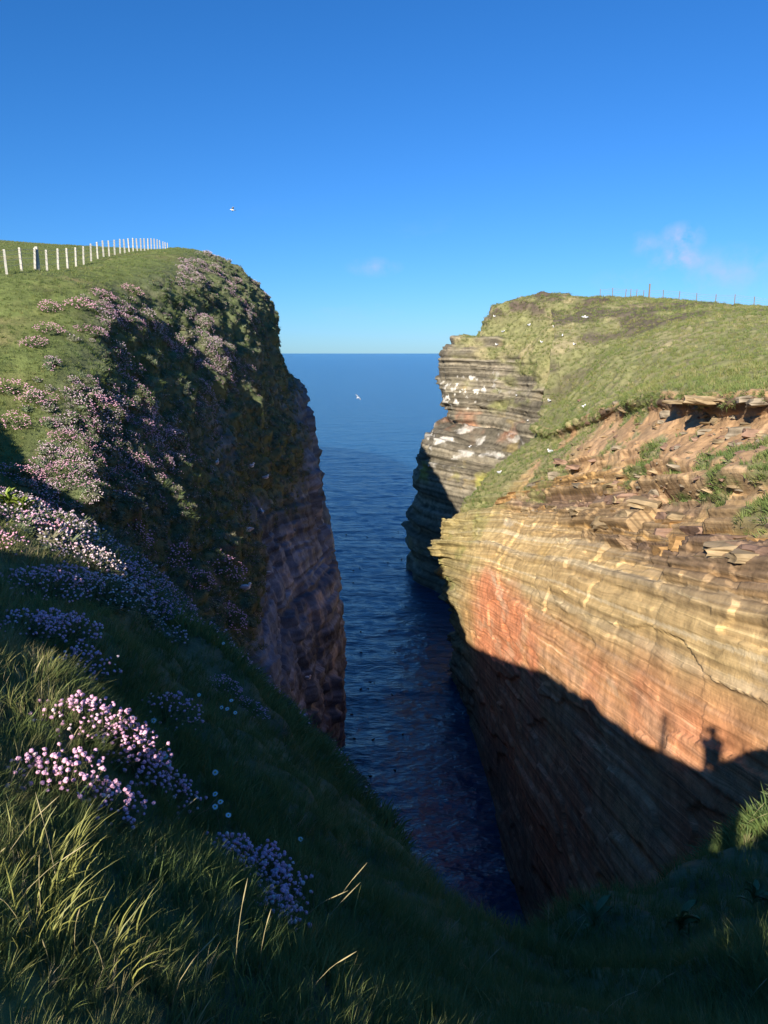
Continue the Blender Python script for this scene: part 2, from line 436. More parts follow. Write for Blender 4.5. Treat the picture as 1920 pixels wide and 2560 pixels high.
# bare ledges high on the far part of the left face
ledge = sstep(0.0, 0.35, fbm(G, 6.0, 3, seed=9, stretch=(.5, .5, 1.6))) * sstep(5.0, 5.8, PC) * sstep(6.4, 4.5, PR)
rockm = np.maximum(rockm, ledge * .9)
slope = sstep(2.6, 3.8, PC) * (1 - rockm)
far = sstep(8, 26, dist)
hum = np.abs(fbm(G, 1.7, 2, seed=2)) * 2.0
hum2 = np.abs(fbm(G, 0.62, 2, seed=3)) * 2.0
near = sstep(30, 6, dist)
disp = slope * (hum * (.13 + .35 * far) + hum2 * (.08 + .11 * far) - .18 * far - .07)
disp += (1 - slope) * (1 - rockm) * (fbm(G, 2.2, 4, seed=5) * (.05 + .10 * far) + .03 * fbm(G, .35, 2, seed=6))
disp += fbm(G, 5.0, 3, seed=7) * slope * (.10 + .5 * far)
SL = Strata(5, .35, 1.3, .9, 3.2); SF = Strata(6, .1, .3, .4, 1.6)
wq = fbm(G, 9.0, 2, seed=8) * .8
ql = G[..., 2] + .05 * G[..., 1] + wq
v1, d1, _ = SL(ql, G[..., 1] + .35 * G[..., 0], .05, 1.1)
v2, d2, i2 = SF(ql, G[..., 1], .04, .8)
SV = Strata(7, .5, 1.9, 3.0, 9.0); v4, d4, _ = SV(G[..., 1] + .12 * G[..., 2] + .5 * fbm(G, 3, 2, seed=13), G[..., 2], .05, .8)
rrel = v1 * .16 + v2 * .08 + v4 * .36 + fbm(G, 3.5, 4, seed=12, stretch=(1, 1, .35)) * .28 + fbm(G, .7, 3, seed=14) * .07
disp += rockm * rrel * sstep(6, 14, dist)
# hummock beside the viewpoint
bump_r = 0.85 * np.exp(-(((G[..., 0] - 1.75) / .62)**2 + ((G[..., 1] + .55) / .75)**2))
for hx, hy, hh_, hs in ((-2.4, 1.85, .34, .42), (-3.1, 2.5, .8, .5), (-3.9, 3.2, .78, .6), (-4.8, 4.0, .55, .7), (3.0, -.9, .7, .9), (.85, -.2, .42, .36)):
    bump_r = bump_r + hh_ * np.exp(-((G[..., 0] - hx)**2 + (G[..., 1] - hy)**2) / (2 * (hs * .8)**2))     # unseen hummocks added sunward to throw shade on the near bank and rim
disp *= sstep(.6, 2.0, dist)
G = G + N * disp[..., None]
G[..., 2] += bump_r
BANK_G, BANK_N = G, grid_normals(G)
if BANK_N[40, 100, 2] < 0: BANK_N = -BANK_N
nz = BANK_N[..., 2]
# colours
dry = sstep(-.1, .5, fbm(G, 1.4, 4, seed=21))
C = np.empty(G.shape); C[:] = (.115, .135, .06)
C = mixc(C, (.13, .13, .075), dry * .6)
mead = sstep(3.2, 2.2, PC)
mg = np.empty(G.shape); mg[:] = (.12, .15, .045)
mg = mixc(mg, (.2, .18, .075), sstep(0, .6, fbm(G, 3.0, 4, seed=22)))
C = C + (mg - C) * mead[..., None]
earth = sstep(.25, .55, fbm(G, 1.1, 4, seed=23)) * slope * (.3 + .5 * far)
C = mixc(C, (.10, .085, .07), earth)
rc = np.empty(G.shape); rc[:] = (.15, .21, .285)
rc = mixc(rc, (.32, .36, .41), sstep(.0, .6, fbm(G, 2.2, 4, seed=24)))
rc = mixc(rc, (.13, .135, .14), sstep(.1, .5, fbm(G, 6.0, 3, seed=25)) * .5)
rc = rc * (0.75 + .35 * SF.hh[(i2 * 37) % 4096])[..., None]
rc = mixc(rc, (.42, .41, .38), sstep(.35, .62, fbm(G, 1.3, 4, seed=26, stretch=(1, 1, .5))) * .55)
C = C + (np.clip(rc, .02, 1) - C) * rockm[..., None]
m_bank = terrain_mat("turf_and_rock_left", bump=.6)
cut = int(np.searchsorted(pr, 10.0))
left_cliff = grid_obj("left_cliff", G[:cut + 1], C[:cut + 1], rockm[:cut + 1], m_bank, flip=False)
tag(left_cliff, "steep shaded sea cliff covered in turf and pink thrift, bare dark rock low down", "cliff", kind='structure')
near_bank = grid_obj("foreground_bank", G[cut:], C[cut:], rockm[cut:], m_bank, flip=False)
tag(near_bank, "grassy bank dropping away at the head of the inlet in the foreground", "bank", kind='structure')
BANK_ROCK, BANK_PC, BANK_PR = rockm, PC, PR

# ---- right-hand grass top (height map through surveyed points)
hr = rbf_fit([(14.5,14,-.6),(14.4,24,-1.0),(14.6,34,-1.7),(15,44,-2.2),(15.3,54,-3.9),(14.6,62,-5.6),(14.3,66,-6.4),(15,72,-6.2),(18,76,-4.6),
  (19.4,50,-.45),(20.9,68,1.0),(19.5,85,1.3),(27.8,60,1.0),(28.8,75,3.1),(21.7,95,4.6),(18,103,7.0),(27.3,98,7.0),(35,92,6.2),(46,88,4.7),
  (22,112,7.2),(30,130,6.5),(45,112,5.5),(60,92,3.5),(60,60,2.5),(60,30,1.6),(60,0,.6),(30,12,.3),(22,25,-.1),(22,38,-.3),(90,60,2),(90,0,.5),(90,120,3)])

def station(y, wall, lip, e, wy=0.0):
    """sea -> wall -> ledge -> soil -> turf lip -> grass, out to the point e"""
    rows = [(x, y + wy, z) for x, z in wall]
    lx, ly, lz = lip
    rows += [(lx + .15, ly, lz - 1.15), (lx - .28, ly, lz - .42), (lx + .25, ly, lz + .03)]
    for t in (.1, .25, .45, .7, 1.0, 1.5):
        x, yy = lx + (e[0] - lx) * t, ly + (e[1] - ly) * t
        rows.append((x, yy, float(hr(np.array(x), np.array(yy)))))
    return rows
RIGHT = [
 station(3.6,[(-4,-31.5),(-4,-24),(-4,-17),(-4,-11),(-3,-8.5),(-2,-8),(2,-7.5)],(8,1,-3.2),(60,-20)),
 station(4.5,[(3.5,-31.5),(3.5,-24),(3.4,-17),(3.4,-10.5),(4,-7.5),(6,-7),(8,-6)],(12,3,-2.4),(60,-5)),
 station(8,[(8.0,-31.5),(7.9,-24),(7.8,-17),(7.7,-9),(8.4,-5.2),(10.4,-4.2),(12.4,-3)],(14.4,8,-1.2),(60,4)),
 station(14,[(8.6,-31.5),(8.4,-24),(8.2,-17),(8.0,-9),(8.7,-5),(10.4,-3.9),(12.5,-2.7)],(14.5,14,-.6),(60,14)),
 station(19,[(8.2,-31.5),(8.1,-24),(7.9,-17),(7.8,-9.5),(8.8,-5.8),(10.4,-4.6),(12.3,-3.1)],(14.4,19,-.8),(60,26)),
 station(24,[(7.9,-31.5),(7.9,-24),(7.7,-17),(7.8,-10),(9.1,-6.6),(10.6,-5.3),(12.2,-3.5)],(14.4,24,-1.0),(60,38)),
 station(29,[(7.75,-31.5),(7.7,-24),(7.5,-17),(7.75,-11),(9.5,-7.1),(11.0,-5.7),(12.5,-4.1)],(14.5,29,-1.3),(58,48)),
 station(34,[(7.6,-31.5),(7.5,-24),(7.35,-17.5),(7.7,-12),(9.9,-7.7),(11.5,-6.2),(12.8,-4.6)],(14.6,34,-1.7),(55,58)),
 station(44,[(7.3,-31.5),(7.3,-24),(7.15,-18),(7.7,-13.4),(10.3,-9.2),(11.9,-7.6),(13.1,-5.8)],(15,44,-2.2),(50,76)),
 station(54,[(7.0,-31.5),(7.0,-25),(6.6,-19),(7.3,-15),(10.0,-11),(11.5,-9.3),(12.9,-7.3)],(15.3,54,-3.9),(44,92)),
 station(60,[(6.85,-31.5),(6.7,-25),(5.7,-19),(6.4,-15.6),(8.4,-12.7),(10,-11),(12,-9)],(14.8,60,-5.3),(38,99)),
 station(64,[(6.8,-31.5),(6.5,-25),(5.0,-18.8),(5.4,-15.6),(6.9,-13.9),(8.6,-12),(10.8,-9.9)],(14.4,64,-6.2),(33,101)),
 station(66.5,[(6.8,-31.5),(6.4,-25),(4.5,-18.3),(4.9,-15.6),(6.5,-14),(8.3,-12.1),(10.5,-10)],(14.3,67.5,-6.5),(29,103)),
 station(70,[(9,-31.5),(8.5,-25),(7.5,-18.3),(7.8,-15.6),(8.5,-13.8),(9.6,-12),(11.3,-10)],(14.8,72,-6.3),(25,104)),
 station(73,[(20,-31.5),(19,-25),(17,-18.3),(16.5,-15.6),(16,-13.8),(16,-12),(16.5,-9.5)],(18,77,-5),(22,104)),
]
RR = [12, 16, 30, 74, 74, 68, 64, 116, 96, 50, 38, 30, 22, 12]
RC = [50, 76, 84, 84, 40, 34, 30, 16, 10, 20, 30, 34, 34, 20, 14]
G, pr, pc = loft(RIGHT, RR, RC)
N = grid_normals(G)
if N[300, 100, 0] > 0: N = -N
PC = np.broadcast_to(pc[None, :], G.shape[:2]); PR = np.broadcast_to(pr[:, None], G.shape[:2])
X, Y, Z = G[..., 0], G[..., 1], G[..., 2]
dist = np.linalg.norm(G, axis=2)
DIP = .22
grassm = sstep(8.6, 9.0, PC)
soilm = sstep(4.9, 6.0, PC + .7 * fbm(G, 2.5, 4, seed=33)) * (1 - grassm)
wallm = (1 - soilm) * (1 - grassm)
q = Z + DIP * Y + fbm(G, 14.0, 2, seed=30) * .4
S1 = Strata(21, .35, 1.3, 2.5, 9.0); S2 = Strata(22, .07, .24, .8, 5.0); S3 = Strata(23, .04, .11, .4, 2.5)
v1, d1, i1 = S1(q, Y, .12, .9); v2, d2, i2 = S2(q, Y + .3 * Z, .05, .7); v3, d3, i3 = S3(q, Y, .03, .5)
# smooth slab-like face with stepped slabs peeling off along the joints
QP = np.stack([X * .3, Y * .32, q * 1.25], -1)
slabs = np.floor(3.2 * fbm(QP, 3.4, 3, seed=131) + .10 * v1) / 3.2
upper = sstep(-9.5, -3.0, q)
disp = wallm * (slabs * .42 + v1 * (.015 + .06 * upper) + v2 * (.012 + .032 * upper) + v3 * .016 + fbm(G, 1.2, 4, seed=32) * .015
                + fbm(G, 10, 2, seed=39) * .15)
nose = sstep(56, 65, Y) * wallm
ledgez = sstep(3.55, 4.05, PC) * sstep(6.1, 5.5, PC + .5 * fbm(G, 4, 3, seed=57)) * sstep(60, 55, Y)
disp += ledgez * (v1 * .34 + v2 * .17)
disp += nose * (v1 * .30 + v2 * .16)
disp += soilm * (fbm(G, 2.6, 5, seed=34) * .24 + fbm(G, .5, 3, seed=35) * .10 + v2 * .05)
disp += grassm * (fbm(G, 6, 4, seed=36) * .3 + (np.abs(fbm(G, 2.0, 3, seed=37)) * .55 - .12)) * sstep(8.8, 9.6, PC)
lipb = np.exp(-((PC - 8.1) / .45)**2)
disp += lipb * (np.abs(fbm(G, 1.6, 3, seed=38)) * .9 + fbm(G, 4, 2, seed=41) * .7 - .15)
G = G + N * disp[..., None]
RIGHT_G, RIGHT_N = G, grid_normals(G)
if RIGHT_N[300, 100, 0] > 0: RIGHT_N = -RIGHT_N
# colours
tone = fbm(G, 5.0, 4, seed=42)
C = np.empty(G.shape); C[:] = (.56, .405, .195)
C = mixc(C, (.48, .335, .155), sstep(-.1, .5, tone))
C = mixc(C, (.66, .57, .39), sstep(.1, .6, S2.hh[(i2 * 13) % 4096]) * .55)
C = mixc(C, (.27, .19, .10), sstep(.35, .7, S1.hh[(i1 * 29) % 4096]) * .4)
C = mixc(C, (.44, .29, .09), sstep(.1, .6, fbm(G, 5.0, 4, seed=43)) * .45)
red = sstep(-3.4, -5.4, q + 1.3 * fbm(G, 5.5, 3, seed=44)) * sstep(60, 50, Y + 3 * tone)
red *= .5 + .5 * sstep(-.45, .15, fbm(G, 6.0, 4, seed=45, stretch=(1, 1, .5)) + .012 * (Y - 25))
C = mixc(C, (.60, .225, .115), red * .88)
C = mixc(C, (.56, .36, .23), red * sstep(.1, .5, fbm(G, 1.6, 4, seed=46, stretch=(1, .5, 2))) * .6)
olive = sstep(50, 63, Y + 4 * fbm(G, 5, 3, seed=47))
C = mixc(C, (.20, .18, .085), olive * .75)
C = mixc(C, (.16, .19, .05), olive * sstep(.1, .5, fbm(G, 2, 3, seed=48)) * .5)
low = sstep(-22, -28.5, Z + 1.2 * fbm(G, 4, 3, seed=49))
C = mixc(C, (.20, .13, .095), low * .7)
crack = np.exp(-(d1 / .045)**2) * wallm
C = C * (1 - .25 * crack)[..., None]
pale = sstep(.28, .6, fbm(G, 2.4, 5, seed=50, stretch=(1, .5, 2.2))) * wallm * upper
C = mixc(C, (.52, .45, .33), pale * .7)
lc = np.empty(G.shape); lc[:] = (.33, .225, .12)
lc = mixc(lc, (.42, .25, .09), sstep(.1, .5, S2.hh[(i2 * 7) % 4096]) * .8)
lc = mixc(lc, (.235, .16, .115), sstep(.0, .5, S1.hh[(i1 * 11) % 4096]) * .8)
lc = lc * (1 - .5 * np.exp(-(d2 / .03)**2))[..., None]
C = np.clip(C * 1.1, 0, .8)
C = C + (lc - C) * (ledgez * (1 - soilm))[..., None]
sc = np.empty(G.shape); sc[:] = (.42, .265, .14)
sc = mixc(sc, (.46, .30, .17), sstep(0, .5, fbm(G, 3, 4, seed=51)))
sc = mixc(sc, (.24, .17, .10), sstep(.15, .55, fbm(G, 1.3, 4, seed=52)) * .7)
C = C + (sc - C) * soilm[..., None]
turf = np.empty(G.shape); turf[:] = (.19, .19, .085)
turf = mixc(turf, (.27, .235, .13), sstep(-.1, .5, fbm(G, 5, 4, seed=53)))
turf = mixc(turf, (.10, .085, .06), sstep(-.15, .25, fbm(G, 4, 4, seed=54)) * sstep(72, 90, Y + .25 * X))
gpatch = np.zeros_like(X)
gpatch = np.maximum(gpatch, sstep(.14, .26, fbm(G, 2.6, 4, seed=55) + .12 * np.exp(-((PC - 5.7) / .5)**2)) * np.maximum(soilm, ledgez * sstep(4.7, 5.3, PC)))
gpatch = np.maximum(gpatch, sstep(-.35, -.05, fbm(G, 3.5, 4, seed=56) + .02 * (Y - 55)) * sstep(47, 56, Y) * sstep(4.0, 4.5, PC) * (1 - grassm) * .95)
gl = np.maximum(grassm, gpatch)
under = sstep(7.15, 7.5, PC) * sstep(8.35, 8.05, PC)  # band beneath the turf lip: overhang shade put into the colour
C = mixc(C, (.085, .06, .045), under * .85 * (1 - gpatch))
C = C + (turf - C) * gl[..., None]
rockw = np.clip(wallm * (1 - gpatch), 0, 1)
m_right = terrain_mat("banded_sandstone", bed=1.0, bed_freq=9.0, dip=DIP, bump=.35)
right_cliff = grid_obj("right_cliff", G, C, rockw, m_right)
tag(right_cliff, "sunlit banded sandstone cliff, ochre above and red below, under a grassy top", "cliff", kind='structure')
RIGHT_GRASS, RIGHT_PC = gl, PC

# ---- far headland beyond the right wall
HEAD = [
 [(12,126,-31.5),(12,126,-22),(13,125,-15),(14,124,-10.5),(14.5,123,-9),(14,123,-6),(14,123,-1.2),(15,122,1.7),(17,121,2.4),(22,119,6.9),(40,130,6.5)],
 [(3.9,106,-31.5),(4,106,-22),(5.4,106,-14),(6.8,106,-10.6),(9.8,107,-9),(8.4,108,-5.8),(8.3,108,-1.2),(9.9,108,1.7),(13,108,2.3),(16.8,109,6.7),(40,118,6.6)],
 [(4.1,97,-31.5),(4.0,97,-22),(5.6,97,-14),(7.1,98,-10.6),(9.6,101,-9),(8.3,102,-5.8),(8.1,102,-1.2),(9.7,102,1.7),(12.6,102,2.2),(15.7,104,6.7),(38,110,6.8)],
 [(6.3,92.5,-31.5),(6.2,92.5,-22),(7.3,93,-15),(8.2,95,-11),(10.3,99.5,-9),(10.2,100,-5.8),(10.1,100,-1.2),(11.2,100.5,1.4),(13.2,101,2.2),(16.8,103,6.7),(38,108,6.8)],
 [(9,88,-31.5),(9,88.5,-22),(9.5,89,-16.5),(10.3,91.5,-12),(12.4,97.5,-8.8),(12.3,98.3,-5.6),(12.3,98.6,-1.2),(13.2,99.2,.9),(14.6,100,2.2),(18.5,102,6.6),(38,106,6.6)],
 [(14,83,-31.5),(14,83.5,-22),(14,84,-16.5),(14.6,87,-11.4),(15.3,93,-8),(15.3,94,-5),(15.5,95,-1),(16.3,95.7,.7),(17.3,97,2.3),(22,99.5,6.5),(38,104,6.4)],
 [(22,79,-31.5),(22,79,-22),(21,79.5,-15),(20,80.5,-10),(19,84,-6),(19,85.5,-4),(19.2,87.3,-1),(20,89,.6),(21,91,2.2),(26,96.5,6.3),(40,101,6)],
 [(32,78,-31.5),(32,78,-22),(31,79,-15),(30,80,-10),(29,81,-6),(29,82,-4),(29,83,-2),(29,84,-1),(30,86,.6),(34,92,4.5),(44,96,4.5)],
]
HR = [16, 30, 44, 44, 60, 50, 16]
HC = [40, 40, 34, 30, 24, 40, 24, 12, 40, 20]
G, pr, pc = loft(HEAD, HR, HC)
N = grid_normals(G)
if N[110, 60, 1] > 0: N = -N
PC = np.broadcast_to(pc[None, :], G.shape[:2]); PR = np.broadcast_to(pr[:, None], G.shape[:2])
X, Y, Z = G[..., 0], G[..., 1], G[..., 2]
S1 = Strata(41, .4, 1.3, 1.5, 5.0); S2 = Strata(42, .15, .4, .7, 3.0)
q = Z + .03 * X + .02 * Y + fbm(G, 12, 2, seed=60) * .5
v1, d1, i1 = S1(q, X + .7 * Y, .12, 1.0); v2, d2, i2 = S2(q, X + .5 * Y, .08, .8)
grassm = sstep(7.2, 8.0, PC + .9 * fbm(G, 3, 4, seed=61))
grassm = np.maximum(grassm * .0 + sstep(8.1, 8.9, PC + .5 * fbm(G, 2.5, 4, seed=61)),
                    sstep(-.15, .25, fbm(G, 3.0, 4, seed=62, stretch=(.6, .6, 1.8)) + .16 * (PC - 6.6) + .05 * (X - 15)))
low = sstep(-7, -9.5, Z)
grassm = grassm * (1 - low * .75)
disp = (1 - grassm) * (v1 * .42 + v2 * .16 + fbm(G, 4, 4, seed=63) * .8) + grassm * (fbm(G, 2.2, 4, seed=64) * .6 + np.abs(fbm(G, 1.5, 2, seed=164)) * .5 - .15 + v1 * .2)
disp *= sstep(10.0, 9.4, PC) * .8 + .2
G = G + N * disp[..., None]
HEAD_G, HEAD_N = G, grid_normals(G)
if HEAD_N[110, 60, 1] > 0: HEAD_N = -HEAD_N
C = np.empty(G.shape); C[:] = (.215, .19, .14)
C = mixc(C, (.29, .25, .185), sstep(0, .6, fbm(G, 3, 4, seed=65)))
C = C * (.8 + .35 * S2.hh[(i2 * 17) % 4096])[..., None]
C = mixc(C, (.30, .15, .09), sstep(-6.8, -8.2, Z) * sstep(-11, -9.3, Z) * sstep(-.1, .4, fbm(G, 3, 3, seed=66)) * .8)
C = mixc(C, (.27, .20, .07), sstep(.3, .6, fbm(G, 2.5, 3, seed=67)) * .5)
C = C * (1 - .6 * np.exp(-(d1 / .06)**2))[..., None]
wash = sstep(.12, .4, fbm(G, 2.0, 5, seed=68, stretch=(1, 1, 2))) * sstep(-16.5, -12, Z) * sstep(-8.8, -10, Z)
wash = np.maximum(wash * .75, sstep(.26, .38, fbm(G, .8, 4, seed=69)) * sstep(-8, -6, Z) * sstep(-1.5, -3.5, Z) * sstep(17, 12, X))
C = mixc(C, (.62, .60, .55), wash * .85)
C = mixc(C, (.26, .25, .06), sstep(-13.2, -14.6, Z) * sstep(-17, -15.5, Z) * sstep(.0, .4, fbm(G, 2.4, 3, seed=70)) * .8)
turf = np.empty(G.shape); turf[:] = (.185, .185, .082)
turf = mixc(turf, (.265, .23, .125), sstep(-.1, .5, fbm(G, 3, 4, seed=71)))
turf = mixc(turf, (.10, .078, .06), sstep(-.2, .25, fbm(G, 2.2, 4, seed=72)) * sstep(3, 5.5, Z))
C = C + (turf - C) * np.clip(grassm, 0, 1)[..., None]
m_head = terrain_mat("flagstone_headland", bed=.5, bed_freq=3.0, dip=.02, bump=.6)
far_headland = grid_obj("far_headland", G, C, 1 - grassm, m_head)
tag(far_headland, "layered grey rock headland with grassy ledges jutting into the sea", "headland", kind='structure')
HEAD_GRASS = grassm

# ================================================================== SEA
na, nrr = 420, 430
ang = np.linspace(-math.radians(75), math.radians(75), na)
ca = np.concatenate([np.linspace(-75, -34, 30), np.linspace(-33, 33, na - 60), np.linspace(34, 75, 30)])
ang = np.radians(ca)
rad = np.concatenate([np.linspace(4, 30, 14)[:-1], 30 * (400 / 30.0)**np.linspace(0, 1, nrr - 60), 400 * (80000 / 400.0)**np.linspace(0, 1, 48)[1:]])
A, R = np.meshgrid(ang, rad, indexing='ij')
G = np.stack([R * np.sin(A), R * np.cos(A), np.full_like(R, SEA)], -1)
fade = sstep(420, 120, R) * sstep(20, 45, R)
P2 = G * np.array([1, 1, 0])
def wave(lx, ly, rot, seed, oct_=3):
    c, s = math.cos(rot), math.sin(rot)
    Q = np.stack([(P2[..., 0] * c - P2[..., 1] * s) / lx, (P2[..., 0] * s + P2[..., 1] * c) / ly, np.zeros_like(A) + seed], -1)
    return 1 - 2 * np.abs(fbm(Q, 1.0, oct_, seed=seed))
hgt = .10 * wave(5.5, 2.2, .25, 81) + .07 * wave(2.0, .9, -.2, 82) + .10 * fbm(P2, 14, 2, seed=83)
G[..., 2] += hgt * fade
me = mesh_np("sea", G.reshape(-1, 3), grid_faces(*G.shape[:2])[:, ::-1])
m, n, l, b = new_mat("sea_water")
b.inputs['Base Color'].default_value = (.015, .064, .135, 1)
b.inputs['Roughness'].default_value = .2
b.subsurface_method = 'BURLEY'; b.inputs['Subsurface Weight'].default_value = 1.0
b.inputs['Subsurface Radius'].default_value = (1.0, 1.0, 1.0); b.inputs['Subsurface Scale'].default_value = 9.0
b.inputs['IOR'].default_value = 1.6
tc = n.new('ShaderNodeTexCoord')
hs = []
for sc_, det, ro, w in (((.45, 1.0, 1), 6, .6, 1.0), ((.09, .22, 1), 5, .55, 3.2), ((1.8, 3.2, 1), 3, .5, .35)):
    mp = n.new('ShaderNodeMapping'); mp.inputs['Scale'].default_value = sc_; mp.inputs['Rotation'].default_value = (0, 0, .22)
    l.new(tc.outputs['Object'], mp.inputs['Vector'])
    no = n.new('ShaderNodeTexNoise'); no.inputs['Scale'].default_value = 1.0; no.inputs['Detail'].default_value = det
    no.inputs['Roughness'].default_value = ro
    l.new(mp.outputs[0], no.inputs['Vector'])
    mm = n.new('ShaderNodeMath'); mm.operation = 'MULTIPLY'; mm.inputs[1].default_value = w
    l.new(no.outputs['Fac'], mm.inputs[0]); hs.append(mm)
a1 = n.new('ShaderNodeMath'); a1.operation = 'ADD'; l.new(hs[0].outputs[0], a1.inputs[0]); l.new(hs[1].outputs[0], a1.inputs[1])
a2 = n.new('ShaderNodeMath'); a2.operation = 'ADD'; l.new(a1.outputs[0], a2.inputs[0]); l.new(hs[2].outputs[0], a2.inputs[1])
bp = n.new('ShaderNodeBump'); bp.inputs['Strength'].default_value = 1.0; bp.inputs['Distance'].default_value = .28
l.new(a2.outputs[0], bp.inputs['Height']); l.new(bp.outputs[0], b.inputs['Normal'])
me.materials.append(m)
sea = obj("sea", me)
tag(sea, "deep blue sea with small wind ripples reaching the horizon", "sea", kind='structure')

# ================================================================== VEGETATION THAT READS AS A MASS
BVH = {'bank': bvh_of(BANK_G, 2), 'right': bvh_of(RIGHT_G, 2), 'head': bvh_of(HEAD_G, 2)}

def hit(u, v, only=None):
    """First land surface seen through a point of the photograph: (position, normal, name)."""
    d = ray(u, v).normalized(); best = None
    for k, t in BVH.items():
        if only and k not in only: continue
        p, nn, i, dd = t.ray_cast(Vector((0, 0, 0)), d)
        if p is not None and (best is None or dd < best[3]):
            if nn.dot(d) > 0: nn = -nn
            best = (p, nn, k, dd)
    return best

def drop(x, y, only=None):
    best = None
    for k, t in BVH.items():
        if only and k not in only: continue
        p, nn, i, dd = t.ray_cast(Vector((x, y, 60)), Vector((0, 0, -1)))
        if p is not None and (best is None or p.z > best.z): best = p
    return best

def mat_tint(name, stops, rough=.6, spec=.25, trans=.25):
    """Blade colour chosen per plant by its 'tint' (0..1)."""
    m, n, l, b = new_mat(name)
    a = n.new('ShaderNodeAttribute'); a.attribute_type = 'INSTANCER'; a.attribute_name = 'tint'
    cr = n.new('ShaderNodeValToRGB'); e = cr.color_ramp.elements
    e[0].position, e[0].color = stops[0][0], (*stops[0][1], 1)
    e[1].position, e[1].color = stops[-1][0], (*stops[-1][1], 1)
    for p, c in stops[1:-1]: e.new(p).color = (*c, 1)
    l.new(a.outputs['Fac'], cr.inputs[0]); l.new(cr.outputs[0], b.inputs['Base Color'])
    b.inputs['Roughness'].default_value = rough; b.inputs['Specular IOR Level'].default_value = spec
    if trans:
        tr = n.new('ShaderNodeBsdfTranslucent'); l.new(cr.outputs[0], tr.inputs['Color'])
        mx = n.new('ShaderNodeMixShader'); mx.inputs[0].default_value = trans
        l.new(b.outputs[0], mx.inputs[1]); l.new(tr.outputs[0], mx.inputs[2])
        l.new(mx.outputs[0], n['Material Output'].inputs['Surface'])
    return m

M_GRASS = mat_tint("grass_blades", [(0, (.095, .15, .045)), (.35, (.15, .205, .06)), (.62, (.215, .24, .075)), (.85, (.32, .29, .12)), (1, (.42, .35, .19))])
M_THRIFT_LEAF = mat_tint("thrift_leaves", [(0, (.115, .15, .075)), (.6, (.145, .175, .095)), (1, (.20, .19, .12))], trans=0)
M_PINK_FAR = mat_tint("thrift_heads_far", [(0, (.62, .33, .45)), (.5, (.66, .44, .54)), (1, (.66, .56, .57))], rough=.8, spec=.1, trans=0)

def tuft_mesh(name, r, nb, h, spread, width, bend, segs=3, mats=(), wind=(.25, .1), seed_heads=0):
    V, Q, T = [], [], []
    for _ in range(nb):
        a = r.uniform(0, 2 * math.pi); ro = spread * math.sqrt(r.uniform(0, 1))
        base = np.array([ro * math.cos(a), ro * math.sin(a), -.03 * h])
        hh = h * r.uniform(.45, 1.0); w = width * r.uniform(.7, 1.2)
        la = a + r.uniform(-1.2, 1.2)
        lean = np.array([math.cos(la), math.sin(la), 0]) * r.uniform(.1, 1) * bend + np.array([wind[0], wind[1], 0]) * r.uniform(.3, 1.2)
        sa = r.uniform(0, math.pi); side = np.array([math.cos(sa), math.sin(sa), 0])
        i0 = len(V)
        for k in range(segs):
            t = k / segs
            c = base + np.array([0, 0, hh]) * t * (1 - .18 * t) + lean * hh * t * t
            ww = w * (1 - .75 * t * t) * .5
            V += [c - side * ww, c + side * ww]
        V.append(base + np.array([0, 0, hh * .82]) + lean * hh)
        for k in range(segs - 1):
            j = i0 + 2 * k; Q.append((j, j + 1, j + 3, j + 2))
        j = i0 + 2 * (segs - 1); T.append((j, j + 1, j + 2))
    return mesh_np(name, np.array(V), [np.array(Q).reshape(-1, 4), np.array(T)], mats, smooth=True)

def blob(r, lat=5, lon=8, jit=.18, flat=1.0):
    """Small lumpy ball: verts, tris/quads as triangles."""
    V = [(0, 0, 1.0)]
    for i in range(1, lat):
        th = math.pi * i / lat
        for j in range(lon):
            ph = 2 * math.pi * (j + .5 * (i % 2)) / lon
            V.append((math.sin(th) * math.cos(ph), math.sin(th) * math.sin(ph), math.cos(th)))
    V.append((0, 0, -1.0))
    V = np.array(V) * (1 + r.uniform(-jit, jit, (len(V), 1))) * np.array([1, 1, flat])
    F = []
    for j in range(lon): F.append((0, 1 + j, 1 + (j + 1) % lon))
    for i in range(lat - 2):
        for j in range(lon):
            a, b_ = 1 + i * lon + j, 1 + i * lon + (j + 1) % lon
            c, d = a + lon, b_ + lon
            F += [(a, c, b_), (b_, c, d)]
    n_ = len(V) - 1; k = 1 + (lat - 2) * lon
    for j in range(lon): F.append((k + j, n_, k + (j + 1) % lon))
    return V, np.array(F)

OCT_V = np.array([(1, 0, 0), (0, 1, 0), (-1, 0, 0), (0, -1, 0), (0, 0, 1), (0, 0, -1)], float)
OCT_F = np.array([(0, 1, 4), (1, 2, 4), (2, 3, 4), (3, 0, 4), (1, 0, 5), (2, 1, 5), (3, 2, 5), (0, 3, 5)])

